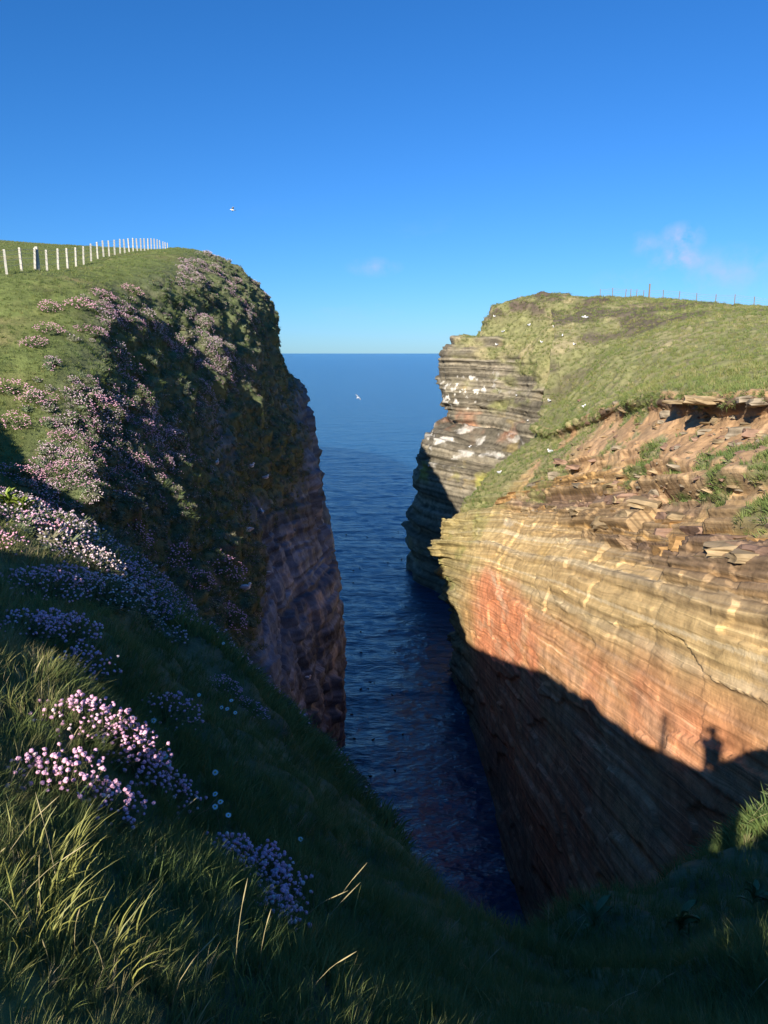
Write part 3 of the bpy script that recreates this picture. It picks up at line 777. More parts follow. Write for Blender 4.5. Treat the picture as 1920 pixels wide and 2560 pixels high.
def thrift_mesh(name, r, heads, rad=.2, head_r=.0185, mats=()):
    dv, df = blob(r, 4, 7, .25, .6)
    V, F, MI = [dv * rad * .72], [df], [np.zeros(len(df), int)]; n0 = len(dv)
    for _ in range(90):                      # short leaves standing out of the cushion all over
        c, a = r.uniform(-.05, 1), r.uniform(0, 2 * math.pi); s = math.sqrt(1 - c * c)
        d = np.array([s * math.cos(a), s * math.sin(a), c * .75])
        b0 = d * rad * r.uniform(.5, .8); tip = b0 + (d + r.uniform(-.7, .7, 3)) * rad * r.uniform(.25, .5)
        sd = np.cross(d, r.uniform(-1, 1, 3)); sd *= rad * .09 / (np.linalg.norm(sd) + 1e-9)
        V.append(np.array([b0 - sd, b0 + sd, tip])); F.append(np.array([(n0, n0 + 1, n0 + 2)])); MI.append(np.zeros(1, int)); n0 += 3
    for _ in range(heads):
        a, t = r.uniform(0, 2 * math.pi), math.acos(r.uniform(.15, 1))
        d = np.array([math.sin(t) * math.cos(a), math.sin(t) * math.sin(a), math.cos(t) * .75])
        c = d * rad * r.uniform(1.05, 1.4)
        V.append(OCT_V * head_r * r.uniform(.8, 1.3) * np.array([1, 1, .75]) + c); F.append(OCT_F + n0); MI.append(np.ones(8, int)); n0 += 6
    return mesh_np(name, np.concatenate(V), np.concatenate(F), mats, np.concatenate(MI), smooth=False)

def proto_collection(name, meshes):
    c = bpy.data.collections.new(name)
    for k, me in enumerate(meshes):
        c.objects.link(bpy.data.objects.new("%s_%02d" % (name, k), me))
    return c

def scatter(name, P, D, scl, tint, coll, nproto, label, cat):
    """One 'stuff' object: plants of the collection set out on the given points by geometry nodes."""
    n_ = len(P)
    me = bpy.data.meshes.new(name)
    me.vertices.add(n_); me.vertices.foreach_set('co', np.asarray(P, np.float32).ravel())
    D = D / np.linalg.norm(D, axis=1, keepdims=True)
    rot = np.stack([np.zeros(n_), np.arccos(np.clip(D[:, 2], -1, 1)), np.arctan2(D[:, 1], D[:, 0])], 1).astype(np.float32)
    for nm, ty, va, key in (('rot', 'FLOAT_VECTOR', rot, 'vector'), ('scl', 'FLOAT', np.asarray(scl, np.float32), 'value'),
                            ('tint', 'FLOAT', np.clip(tint, 0, 1).astype(np.float32), 'value'),
                            ('spin', 'FLOAT', rng.uniform(-.9, .9, n_).astype(np.float32), 'value'),
                            ('pick', 'INT', rng.integers(0, nproto, n_).astype(np.int32), 'value')):
        at_ = me.attributes.new(nm, ty, 'POINT'); at_.data.foreach_set(key, va.ravel())
    o = obj(name, me)
    ng = bpy.data.node_groups.new(name + "_set_out", 'GeometryNodeTree')
    ng.interface.new_socket('Geometry', in_out='INPUT', socket_type='NodeSocketGeometry')
    ng.interface.new_socket('Geometry', in_out='OUTPUT', socket_type='NodeSocketGeometry')
    nn, ll = ng.nodes, ng.links
    gi, go = nn.new('NodeGroupInput'), nn.new('NodeGroupOutput')
    ci = nn.new('GeometryNodeCollectionInfo'); ci.inputs['Collection'].default_value = coll
    ci.inputs['Separate Children'].default_value = True; ci.inputs['Reset Children'].default_value = True
    iop = nn.new('GeometryNodeInstanceOnPoints'); iop.inputs['Pick Instance'].default_value = True
    def named(nm, ty):
        x = nn.new('GeometryNodeInputNamedAttribute'); x.data_type = ty; x.inputs['Name'].default_value = nm; return x.outputs['Attribute']
    ll.new(gi.outputs[0], iop.inputs['Points']); ll.new(ci.outputs[0], iop.inputs['Instance'])
    ll.new(named('pick', 'INT'), iop.inputs['Instance Index'])
    ll.new(named('rot', 'FLOAT_VECTOR'), iop.inputs['Rotation']); ll.new(named('scl', 'FLOAT'), iop.inputs['Scale'])
    ri = nn.new('GeometryNodeRotateInstances')
    cx = nn.new('ShaderNodeCombineXYZ'); ll.new(named('spin', 'FLOAT'), cx.inputs['Z'])
    ll.new(iop.outputs[0], ri.inputs['Instances']); ll.new(cx.outputs[0], ri.inputs['Rotation'])
    ll.new(ri.outputs[0], go.inputs[0])
    mod = o.modifiers.new('set_out', 'NODES'); mod.node_group = ng
    return tag(o, label, cat, kind='stuff')

def sample(G, Nn, dens, extra=(), margin=420):
    """Random points on a grid surface with a density (per square metre) given per vertex."""
    a = np.linalg.norm(np.cross(G[1:, :-1] - G[:-1, :-1], G[:-1, 1:] - G[:-1, :-1]), axis=2)
    u, v, d = pix(G[:-1, :-1])
    vis = (u > -margin) & (u < 1920 + margin) & (v > -200) & (v < 2560 + margin) & (G[:-1, :-1, 1] > -.5)
    face = (Nn[:-1, :-1] * -G[:-1, :-1]).sum(2) / np.maximum(np.linalg.norm(G[:-1, :-1], axis=2), .1)
    w = a * .25 * (dens[:-1, :-1] + dens[1:, :-1] + dens[:-1, 1:] + dens[1:, 1:]) * vis * (face > -.22)
    n_ = int(w.sum()); cw = np.cumsum(w.ravel()); idx = np.searchsorted(cw, rng.uniform(0, cw[-1], n_))
    i, j = np.unravel_index(np.clip(idx, 0, w.size - 1), w.shape)
    s, t = rng.random((n_, 1)), rng.random((n_, 1))
    P = (G[i, j] * (1 - s) + G[i + 1, j] * s) * (1 - t) + (G[i, j + 1] * (1 - s) + G[i + 1, j + 1] * s) * t
    return P, Nn[i, j], [e[i, j] for e in extra]

r = np.random.default_rng(3)
near_tufts = proto_collection("near_tuft", [tuft_mesh("near_tuft", r, 14, 1.0, .16, .014, .45, 4, [M_GRASS], wind=(.30, .05)) for _ in range(5)] + [tuft_mesh("near_tuft", r, 6, .8, .14, .032, .7, 4, [M_GRASS], wind=(.25, .05)) for _ in range(2)])
far_tufts = proto_collection("far_tuft", [tuft_mesh("far_tuft", r, 11, 1.0, .42, .075, .55, 2, [M_GRASS], wind=(.25, .05)) for _ in range(5)])
thrifts = proto_collection("thrift_cushion", [thrift_mesh("thrift_cushion", r, k, mats=[M_THRIFT_LEAF, M_PINK_FAR]) for k in (34, 26, 18, 10)])
mounds = proto_collection("leaf_mound", [thrift_mesh("leaf_mound", r, k, mats=[M_THRIFT_LEAF, M_PINK_FAR]) for k in (0, 2, 4)])

G, Nn = BANK_G, BANK_N
dist = np.linalg.norm(G, axis=2)
veg = 1 - np.clip(BANK_ROCK * 1.15, 0, 1)
# near grass: fine blades
dn = veg * np.where(dist < 9, 1, 0) * (900 * sstep(8, 2.2, dist) + 190)
P, D0, (dd, pcx) = sample(G, Nn, dn, (dist, BANK_PC))
tint = .30 + .36 * fbm(P, .9, 3, seed=90) + .18 * rng.standard_normal(len(P)) * .9 + .34 * sstep(3.7, 2.7, pcx)  # last term yellows blades above the brow: sunlight put into the tint
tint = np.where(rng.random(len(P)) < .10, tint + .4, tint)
up = np.array([0, 0, 1.0]); Dn = D0 * .35 + up * .75 + rng.standard_normal((len(P), 3)) * .14
sc = rng.uniform(.085, .21, len(P)) * (1 + .45 * fbm(P, 1.0, 2, seed=91)) * (.72 + .28 * sstep(2.0, 4.5, dd))
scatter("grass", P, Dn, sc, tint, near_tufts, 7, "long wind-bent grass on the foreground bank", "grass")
n_near = len(P)
# slope and meadow grass further off
df = veg * np.where(dist >= 8, 1, 0) * (60 * sstep(26, 8, dist) + 22 * sstep(60, 20, dist) + 5)
df = df * (.7 + .3 * sstep(4.6, 3.4, BANK_PC))
P, D0, (dd, pcx) = sample(G, Nn, df, (dist, BANK_PC))
mead = sstep(3.6, 2.6, pcx)
tint = .26 + .2 * mead + .2 * fbm(P, 2.5, 3, seed=92) + .14 * rng.standard_normal(len(P))
Dn = D0 * .5 + up * .6 + rng.standard_normal((len(P), 3)) * .16
sc = rng.uniform(.14, .30, len(P)) * (1 - .35 * mead)
scatter("grass", P, Dn, sc, tint, far_tufts, 5, "short grass on the left headland's top and slope", "grass")
n_far = len(P)
# thrift and leafy mounds on the steep face
pinkn = fbm(G, 3.2, 4, seed=93, stretch=(1, .8, 1))
band = sstep(2.75 - .7 * sstep(5, 7, BANK_PR), 3.3, BANK_PC) * np.where(BANK_PR < 11.7, 1, 0) * sstep(6.8, 5.6, BANK_PC + .02 * dist)
dt = veg * band * sstep(-.06 + .12 * sstep(9, 10.5, BANK_PR), .2 + .1 * sstep(9, 10.5, BANK_PR), pinkn + .12 * np.exp(-((BANK_PC - 3.4) / .5)**2)) * np.where(dist > 7.0, 1, 0) * (22 * sstep(30, 8, dist) + 8) * (1 + .25 * sstep(8.5, 10, BANK_PR))
P, D0, (dd,) = sample(G, Nn, dt, (dist,))
Dn = D0 * .7 + up * .5 + rng.standard_normal((len(P), 3)) * .1
scatter("thrift", P + D0 * .02, Dn, rng.uniform(.5, 1.25, len(P)) * (.75 + .4 * sstep(8, 30, dd)), rng.random(len(P)), thrifts, 4,
        "mass of small pink thrift flowers spread over the shaded cliff slope", "flowers")
n_th = len(P)
dm = veg * sstep(2.9, 3.5, BANK_PC) * np.where(dist > 9, 1, 0) * (8 * sstep(40, 12, dist) + 5)
P, D0, (dd,) = sample(G, Nn, dm, (dist,))
Dn = D0 * .8 + up * .4 + rng.standard_normal((len(P), 3)) * .1
scatter("foliage", P, Dn, rng.uniform(.45, 1.15, len(P)), rng.random(len(P)), mounds, 3,
        "low leafy cushions covering the shaded left cliff face", "foliage")
print("near", n_near, "far", n_far, "thrift", n_th, "mounds", len(P))
# right-hand side
dist = np.linalg.norm(RIGHT_G, axis=2)
dg = np.clip(RIGHT_GRASS, 0, 1)**2 * (14 * sstep(60, 25, dist) + 6) * np.where(dist < 130, 1, 0)
P, D0, (dd, gp) = sample(RIGHT_G, RIGHT_N, dg, (dist, RIGHT_PC))
tint = .55 + .2 * fbm(P, 4.0, 3, seed=94) + .16 * rng.standard_normal(len(P)) - .15 * sstep(9, 8, gp)
Dn = D0 * .35 + up * .6 + rng.standard_normal((len(P), 3)) * .16
scatter("grass", P, Dn, rng.uniform(.18, .42, len(P)), tint, far_tufts, 5, "grass over the right-hand cliff top and its soil ledges", "grass")
n1 = len(P)
dg = np.clip(HEAD_GRASS, 0, 1)**2 * 5
P, D0, _ = sample(HEAD_G, HEAD_N, dg)
tint = .5 + .2 * fbm(P, 3.0, 3, seed=95) + .15 * rng.standard_normal(len(P))
scatter("grass", P, D0 * .4 + up * .6 + rng.standard_normal((len(P), 3)) * .15, rng.uniform(.2, .45, len(P)), tint, far_tufts, 5,
        "tufts of grass on the far headland's ledges and crest", "grass")
print("right", n1, "head", len(P))
# hanging turf fringe under the lip
fr = np.exp(-((RIGHT_PC - 8.25) / .3)**2) * 26 * np.where(np.linalg.norm(RIGHT_G, axis=2) < 80, 1, 0)
P, D0, _ = sample(RIGHT_G, RIGHT_N, fr)
scatter("grass", P, D0 * .8 + up * .1 + rng.standard_normal((len(P), 3)) * .2, rng.uniform(.15, .38, len(P)), .38 + .2 * rng.standard_normal(len(P)),
        far_tufts, 5, "ragged turf fringe overhanging the bare soil on the right", "grass")

# ================================================================== THINGS
M_WOOD = plain("weathered_wood", (.45, .43, .38), .85, .15, .25, 14, .3)
M_WOOD_DARK = plain("old_dark_wood", (.20, .17, .13), .85, .15, .25, 14, .3)
M_WIRE = plain("galvanised_wire", (.30, .30, .30), .5, .5)

def tube(P, rad, sides=4, cap=True):
    """Tube along a polyline: verts, quads, tris."""
    P = np.asarray(P, float); n_ = len(P)
    rad = np.broadcast_to(np.asarray(rad, float), (n_,))
    T = np.gradient(P, axis=0); T /= np.maximum(np.linalg.norm(T, axis=1, keepdims=True), 1e-9)
    ref = np.where(np.abs(T[:, 2:3]) > .9, np.array([[1., 0, 0]]), np.array([[0, 0, 1.]]))
    A_ = np.cross(T, ref); A_ /= np.linalg.norm(A_, axis=1, keepdims=True); B_ = np.cross(T, A_)
    a = np.arange(sides) * 2 * math.pi / sides
    V = P[:, None] + rad[:, None, None] * (A_[:, None] * np.cos(a)[None, :, None] + B_[:, None] * np.sin(a)[None, :, None])
    F = []
    for i in range(n_ - 1):
        for j in range(sides):
            k = (j + 1) % sides
            F.append((i * sides + j, i * sides + k, (i + 1) * sides + k, (i + 1) * sides + j))
    return V.reshape(-1, 3), np.array(F)

def post_mesh(name, w, d, h, r, mats):
    """Sawn post: slightly twisted and tapered, chamfered weathered top."""
    V = []
    for k, (z, s) in enumerate(((-.25, 1.0), (h * .35, 1.0), (h * .7, .97), (h - .03, .95), (h, .78))):
        ox, oy = r.uniform(-.006, .006, 2)
        for sx, sy in ((-1, -1), (1, -1), (1, 1), (-1, 1)):
            V.append((sx * w * .5 * s + ox, sy * d * .5 * s + oy, z + (r.uniform(-.008, .008) if k == 4 else 0)))
    F = [(4 * i + j, 4 * i + (j + 1) % 4, 4 * i + 4 + (j + 1) % 4, 4 * i + 4 + j) for i in range(4) for j in range(4)] + [(16, 17, 18, 19)]
    return mesh_np(name, V, np.array(F), mats, smooth=False)

r = np.random.default_rng(8)
post_meshes = [post_mesh("post", .105, .095, 1.12, r, [M_WOOD]) for _ in range(5)]
strainer_mesh = post_mesh("strainer_post", .15, .15, 1.2, r, [M_WOOD])
dark_posts = [post_mesh("thin_post", .07, .07, 1.15, r, [M_WOOD_DARK]) for _ in range(3)]
dark_strainer = post_mesh("dark_strainer", .15, .15, 1.9, r, [M_WOOD_DARK])

def fence(name, pts, label, meshes, special=(), wires=(.35, .62, .86, 1.05), only=None, wr=.007):
    base = [drop(x, y, only) for x, y in pts]
    base = [b for b in base if b is not None]
    root = empty(name, base[0]); tag(root, label, "fence")
    for i, b in enumerate(base):
        me = special[i] if i in special else meshes[i % len(meshes)]
        o = obj("post", me, root); o.location = b - base[0]
        o.rotation_euler = (r.uniform(-.04, .04), r.uniform(-.05, .05), r.uniform(0, .6))
    for h in wires:
        P = []
        for i in range(len(base) - 1):
            for t in (0, .5):
                p = base[i].lerp(base[i + 1], t) - base[0]
                P.append((p.x, p.y, p.z + h - (.025 if t else 0)))
        e = base[-1] - base[0]; P.append((e.x, e.y, e.z + h))
        v, f = tube(P, wr, 4)
        obj("wire", mesh_np("wire", v, f, [M_WIRE]), root)
    return root, base

lf = [(17, 685, 37), (55, 680, 38.7), (88, 674, 40.2), (95.5, 673, 40.4), (117, 667, 41.7), (145, 663, 43.6), (169, 662, 45.5), (190, 659, 47.8),
      (209, 657, 50), (228, 654, 52.6), (245, 652, 55), (260, 652, 57.2), (274, 650, 59.4), (288, 648, 61.5), (301, 644, 63.6), (313, 641, 65.6),
      (324, 638, 67.6), (334, 636, 69.6), (344, 635, 71.6), (353, 633, 73.6), (362, 632, 76), (371, 631, 79), (379, 631, 82), (387, 631, 85.5),
      (394, 631, 89), (401, 631, 93), (408, 631, 97), (414, 631, 101), (420, 632, 105), (426, 632, 110), (432, 633, 115), (438, 634, 121), (444, 636, 127), (450, 638, 133)]
fence("wire_fence", [(-30, 20), (-26, 26), (-21.5, 32.5)] + [tuple(at(u, v, y).xy) for u, v, y in lf],
      "long fence of pale wooden posts and wire on the green left hilltop", post_meshes, {6: strainer_mesh}, only=('bank',))
rf = [(1500, 104), (1530, 103), (1563, 101.5), (1576, 101), (1590, 100.5), (1608, 100), (1622, 99.5), (1657, 98.5), (1697, 97), (1742, 95.5), (1789, 94), (1837, 92.5), (1886, 91), (1940, 89.5), (2000, 88)]
fence("wire_fence", [tuple(at(u, 750, y).xy) for u, y in rf], "distant thin fence with one taller dark post on the right-hand skyline",
      dark_posts, {6: dark_strainer}, only=('right', 'head'), wr=.012)

# ---- rocks of the right-hand cliff: jointed blocks along the ledge, slabs and stones on the soil
def block_mesh(name, r, mat, rough=.17):
    """Jointed sandstone block, unit size, worn corners and uneven faces."""
    n_ = 3; V, idx = [], {}
    F = []
    def vid(p):
        k = tuple(p)
        if k not in idx:
            idx[k] = len(V); V.append(np.array(p, float) / n_ - .5)
        return idx[k]
    for ax in range(3):
        for s in (0, n_):
            for i in range(n_):
                for j in range(n_):
                    q_ = []
                    for di, dj in ((0, 0), (1, 0), (1, 1), (0, 1)):
                        p = [0, 0, 0]; p[ax] = s; p[(ax + 1) % 3] = i + di; p[(ax + 2) % 3] = j + dj
                        q_.append(vid(p))
                    F.append(q_ if s else q_[::-1])
    V = np.array(V)
    rr = np.linalg.norm(V, axis=1, keepdims=True)
    V *= 1 - .12 * np.clip(rr - .62, 0, 1) / .25
    V += r.uniform(-1, 1, V.shape) * rough * np.array([.5, .45, .35])
    return mesh_np(name, V, np.array(F), [mat], smooth=False)

def rock_mat(name, c):
    m, n, l, b = new_mat(name)
    b.inputs['Roughness'].default_value = .88; b.inputs['Specular IOR Level'].default_value = .2
    tc = n.new('ShaderNodeTexCoord'); ge = n.new('ShaderNodeNewGeometry')
    n1 = n.new('ShaderNodeTexNoise'); n1.inputs['Scale'].default_value = 2.2; n1.inputs['Detail'].default_value = 7
    l.new(ge.outputs['Position'], n1.inputs['Vector'])
    mp = n.new('ShaderNodeMapping'); mp.inputs['Scale'].default_value = (.5, .5, 9)
    l.new(ge.outputs['Position'], mp.inputs['Vector'])
    n2 = n.new('ShaderNodeTexNoise'); n2.inputs['Scale'].default_value = 1.0; n2.inputs['Detail'].default_value = 4
    l.new(mp.outputs[0], n2.inputs['Vector'])
    ad = n.new('ShaderNodeMath'); ad.operation = 'ADD'; l.new(n1.outputs['Fac'], ad.inputs[0]); l.new(n2.outputs['Fac'], ad.inputs[1])
    cr = n.new('ShaderNodeMapRange'); cr.inputs['From Min'].default_value = .7; cr.inputs['From Max'].default_value = 1.3
    cr.inputs['To Min'].default_value = .5; cr.inputs['To Max'].default_value = 1.5
    l.new(ad.outputs[0], cr.inputs['Value'])
    mu = n.new('ShaderNodeMix'); mu.data_type = 'RGBA'; mu.blend_type = 'MULTIPLY'; mu.inputs[0].default_value = 1
    mu.inputs[6].default_value = (*c, 1); l.new(cr.outputs[0], mu.inputs[7]); l.new(mu.outputs[2], b.inputs['Base Color'])
    bp = n.new('ShaderNodeBump'); bp.inputs['Strength'].default_value = .5; bp.inputs['Distance'].default_value = .06
    l.new(ad.outputs[0], bp.inputs['Height']); l.new(bp.outputs[0], b.inputs['Normal'])
    return m
ROCKS = [rock_mat("orange_sandstone", (.33, .20, .085)), rock_mat("purple_brown_sandstone", (.24, .155, .11)),
         rock_mat("tan_sandstone", (.30, .225, .13)), rock_mat("grey_brown_sandstone", (.235, .195, .14))]
BLK = [[block_mesh("rock_block", r, m) for _ in range(5)] for m in ROCKS]

def grid_at(pcv, yv):
    """Point of the right cliff at profile position pcv nearest to distance yv."""
    j = int(np.argmin(np.abs(RIGHT_PC[0] - pcv)))
    colp = RIGHT_G[60:, j]
    i = int(np.argmin(np.abs(colp[:, 1] - yv)))
    return Vector(colp[i])

for pcv, y0, y1, hmin, hmax, pal, gap in ((4.02, 13.5, 57, .45, .75, (2, 2, 0, 3), .4), (4.35, 13, 58, .40, .62, (0, 0, 1, 2), .25), (4.70, 14, 59, .34, .52, (1, 1, 0, 1), .3),
                                          (5.05, 16, 56, .28, .42, (1, 3, 2, 1), .6)):
    y = y0
    while y < y1:
        L = r.uniform(1.0, 3.2); a = grid_at(pcv, y); b_ = grid_at(pcv, y + L)
        if r.random() > gap:
            mid = (a + b_) / 2; dvec = b_ - a
            h = r.uniform(hmin, hmax); dep = r.uniform(1.2, 1.8)
            o = obj("rock_block", BLK[pal[r.integers(4)]][r.integers(5)], right_cliff)
            az = math.atan2(-dvec.x, dvec.y) + r.uniform(-.05, .05)
            o.rotation_euler = (math.atan2(-DIP * 1.0, 1) + r.uniform(-.05, .05), r.uniform(-.05, .08), az)
            o.scale = (dep, L * .99, h)
            o.location = mid + Vector((.80 + r.uniform(-.2, .14), 0, .02 + r.uniform(-.10, .06)))
        y += L + r.uniform(0, .1)

# slabs standing out under the turf and stones lying on the soil, set out by where the photograph shows them
for u, v, w, h, dep, mi in ((1755, 1004, 110, 24, 1.6, 2), (1700, 1010, 80, 12, 1.5, 2), (1665, 1036, 34, 22, .7, 3), (1852, 1076, 44, 34, 1.0, 3), (1885, 1082, 34, 26, .9, 1), (1768, 1075, 44, 16, .8, 3),
                            (1905, 1010, 50, 22, 1.2, 3), (1870, 1000, 34, 18, .9, 3), (1540, 1005, 30, 10, .6, 3), (1700, 1003, 20, 8, .4, 3), (1610, 1025, 12, 8, .4, 2), (1655, 1052, 20, 10, .5, 3),
                            (1915, 1095, 26, 14, .8, 3), (1400, 1150, 60, 14, 1.0, 1), (1440, 1165, 54, 14, 1.0, 1), (1545, 1118, 50, 14, .9, 3), (1620, 1255, 76, 24, 1.3, 2), (1700, 1290, 60, 22, 1.2, 2),
                            (1385, 1190, 30, 26, .9, 3), (1820, 1365, 70, 26, 1.3, 2), (1895, 1380, 70, 30, 1.3, 2), (1560, 1240, 50, 22, 1.1, 2)):
    hh = hit(u, v, ('right',))
    if not hh: continue
    p, nn, _, dd = hh
    o = obj("rock_slab", BLK[mi][r.integers(5)], right_cliff)
    px = dd / FPX
    o.scale = (dep, w * px * 1.2, h * px * .8); o.location = p - nn * .12
    o.rotation_euler = (-.14 + r.uniform(-.1, .1), r.uniform(-.15, .1), -.45 + r.uniform(-.25, .25))
STN = []
for k in range(8):
    v, f = blob(r, 4, 6, .3); STN.append(mesh_np('stone', v * .55, f, [ROCKS[(2, 3, 2, 1)[k % 4]]], smooth=False))
for k in range(260):
    u, v = r.uniform(1400, 1915), r.uniform(1000, 1240)
    hh = hit(u, v, ('right',))
    if not hh: continue
    p, nn, _, dd = hh
    o = obj("stone", STN[r.integers(len(STN))], right_cliff)
    s = (.10 + .45 * r.random()**4)
    o.scale = (s * 1.2, s * r.uniform(1, 2), s * r.uniform(.25, .55)); o.location = p - nn * .03 * s
    o.rotation_euler = (r.uniform(-.3, .3), r.uniform(-.3, .5), r.uniform(0, 3))

# ---- thrift: individual plants near the viewpoint
def head_mesh(name, r, mat, stem_mat, stem=.10):
    v, f = blob(r, 5, 7, .22, .78)
    v = v * .0125 + np.array([0, 0, stem])
    sv, sf = tube([(0, 0, -.03), (r.uniform(-.006, .006), r.uniform(-.006, .006), stem * .6), (0, 0, stem)], [.0016, .0014, .0012], 3)
    return mesh_np(name, np.concatenate([v, sv]), [f, sf + len(v)], [mat, stem_mat], np.concatenate([np.zeros(len(f), int), np.ones(len(sf), int)]), smooth=False)
M_PINK = plain("thrift_pink", (.74, .40, .50), .8, .15, .22, 160)
M_PINK_SHADE = plain("thrift_lilac", (.74, .42, .55), .8, .15, .22, 160)  # lilac-pink: partly the flower's own, partly blue shade put into the colour
M_PALE = plain("thrift_fading", (.74, .58, .58), .85, .1, .25, 160)
M_STEM = plain("thrift_stem", (.16, .15, .07), .8, .2, .2, 60)
M_LEAF = plain("thrift_leaf", (.10, .125, .05), .7, .25, .3, 25)
HEADS = {'pink': [head_mesh("flower", r, M_PINK, M_STEM) for _ in range(4)],
         'lilac': [head_mesh("flower", r, M_PINK_SHADE, M_STEM) for _ in range(4)],
         'pale': [head_mesh("flower", r, M_PALE, M_STEM) for _ in range(4)]}
def cushion_mesh(r):
    V, T = [], []
    for _ in range(260):
        a, c = r.uniform(0, 2 * math.pi), r.uniform(0.0, 1)
        s = math.sqrt(1 - c * c)
        d = np.array([s * math.cos(a), s * math.sin(a), c * .8 + .1])
        b0 = d * r.uniform(.35, .75); tip = b0 + (d * .5 + r.uniform(-.25, .25, 3)) * r.uniform(.6, 1)
        sd = np.cross(d, r.uniform(-1, 1, 3)); sd /= np.linalg.norm(sd) + 1e-9
        i = len(V); V += [b0 - sd * .035, b0 + sd * .035, tip]; T.append((i, i + 1, i + 2))
    dv, df = blob(r, 5, 10, .12, .7)
    n0 = len(V)
    return mesh_np("leaf_cushion", np.concatenate([np.array(V), dv * .62]), np.concatenate([np.array(T), df + n0]), [M_LEAF], smooth=False)
CUSH = [cushion_mesh(r) for _ in range(4)]
def far_heads(r, mat):
    V, F = [], []
    for k in range(130):
        a, c = r.uniform(0, 2 * math.pi), r.uniform(.1, 1); s = math.sqrt(1 - c * c)
        d = np.array([s * math.cos(a), s * math.sin(a), c * .8])
        V.append(OCT_V * .048 * r.uniform(.8, 1.3) * np.array([1, 1, .75]) + d * r.uniform(.95, 1.3) * np.array([1.25, .9, 1])); F.append(OCT_F + 6 * k)
    return mesh_np("flower_heads", np.concatenate(V), np.concatenate(F), [mat], smooth=False)
FARH = {k: [far_heads(r, m) for _ in range(3)] for k, m in (('pink', M_PINK), ('lilac', M_PINK_SHADE), ('pale', M_PALE))}

def thrift_clump(u, v, rpx, nflow, kind, label, group, spread=1.0):
    hh = hit(u, v, ('bank',))
    if not hh: return
    p, nn, _, dd = hh
    R = rpx * dd / FPX * (1.35 if nflow else 1.0)
    upv = (nn * .55 + Vector((0, 0, .75))).normalized()
    q_ = upv.to_track_quat('Z', 'Y')
    root = empty("thrift_clump", p); root.rotation_euler = q_.to_euler()
    tag(root, label, "flowers", group)
    c = obj("leaf_cushion", CUSH[r.integers(4)], root)
    R = min(R, .55)
    c.scale = (R, R, R * .62); c.location = (0, 0, -.12 * R); c.rotation_euler = (0, 0, r.uniform(0, 6))
    if nflow:
        for k in range(int(nflow * 2.7)):
            a, t = r.uniform(0, 2 * math.pi), math.sqrt(r.uniform(0, 1))
            x, y = R * t * math.cos(a) * spread, R * t * math.sin(a) * spread
            z = R * .55 * math.sqrt(max(0, 1 - t * t)) - .02
            kk = kind if r.random() < .82 else ('pale' if r.random() < .6 else 'pink')
            o = obj("flower", HEADS[kk][r.integers(4)], root)
            o.location = (x, y, z); s = r.uniform(.42, .82); o.scale = (s, s, s * r.uniform(.7, 1.2))
            o.rotation_euler = (-y / R * .6 + r.uniform(-.3, .3), x / R * .6 + r.uniform(-.3, .3), r.uniform(0, 6))
    else:
        o = obj("flower_heads", FARH[kind][r.integers(3)], root); o['kind'] = 'stuff'
        o.scale = (R * r.uniform(.8, 1.2), R * r.uniform(.8, 1.2), R * r.uniform(.55, .9)); o.rotation_euler = (0, 0, r.uniform(0, 6))
NEARG = "thrift clumps on the near bank"
for a in (
 (110, 1490, 62, 90, 'pink', "large sunlit pink thrift clump, brightest at the photo's left edge"),
 (170, 1470, 50, 60, 'pink', "sunlit pink thrift just right of the brightest clump"),
 (110, 1345, 40, 46, 'pink', "small pink thrift tuft crowning the bank above the brightest clump"),
 (215, 1415, 52, 70, 'pale', "pale pink thrift dome on the shoulder where sun meets shade"),
 (262, 1500, 58, 64, 'pale', "whitish fading thrift clump below the pale dome"),
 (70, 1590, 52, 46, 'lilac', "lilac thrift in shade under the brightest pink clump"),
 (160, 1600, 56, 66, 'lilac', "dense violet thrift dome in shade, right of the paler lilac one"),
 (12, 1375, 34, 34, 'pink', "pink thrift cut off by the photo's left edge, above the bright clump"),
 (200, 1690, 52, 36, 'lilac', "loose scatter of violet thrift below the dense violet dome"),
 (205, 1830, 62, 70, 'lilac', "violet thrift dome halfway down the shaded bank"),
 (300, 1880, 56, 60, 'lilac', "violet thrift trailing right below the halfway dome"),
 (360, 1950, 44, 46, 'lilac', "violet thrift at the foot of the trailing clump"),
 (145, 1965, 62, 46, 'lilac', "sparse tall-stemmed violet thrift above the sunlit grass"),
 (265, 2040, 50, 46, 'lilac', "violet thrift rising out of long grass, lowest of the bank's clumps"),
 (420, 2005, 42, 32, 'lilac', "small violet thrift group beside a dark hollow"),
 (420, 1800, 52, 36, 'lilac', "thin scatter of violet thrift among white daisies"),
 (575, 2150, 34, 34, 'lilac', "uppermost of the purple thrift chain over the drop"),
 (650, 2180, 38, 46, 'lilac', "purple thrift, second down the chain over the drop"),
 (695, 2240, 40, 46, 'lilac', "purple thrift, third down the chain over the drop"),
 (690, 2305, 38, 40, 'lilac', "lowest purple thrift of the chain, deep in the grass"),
): thrift_clump(*a[:5], a[5], NEARG, 1.15)
MIDG = "thrift cushions on the left slope"
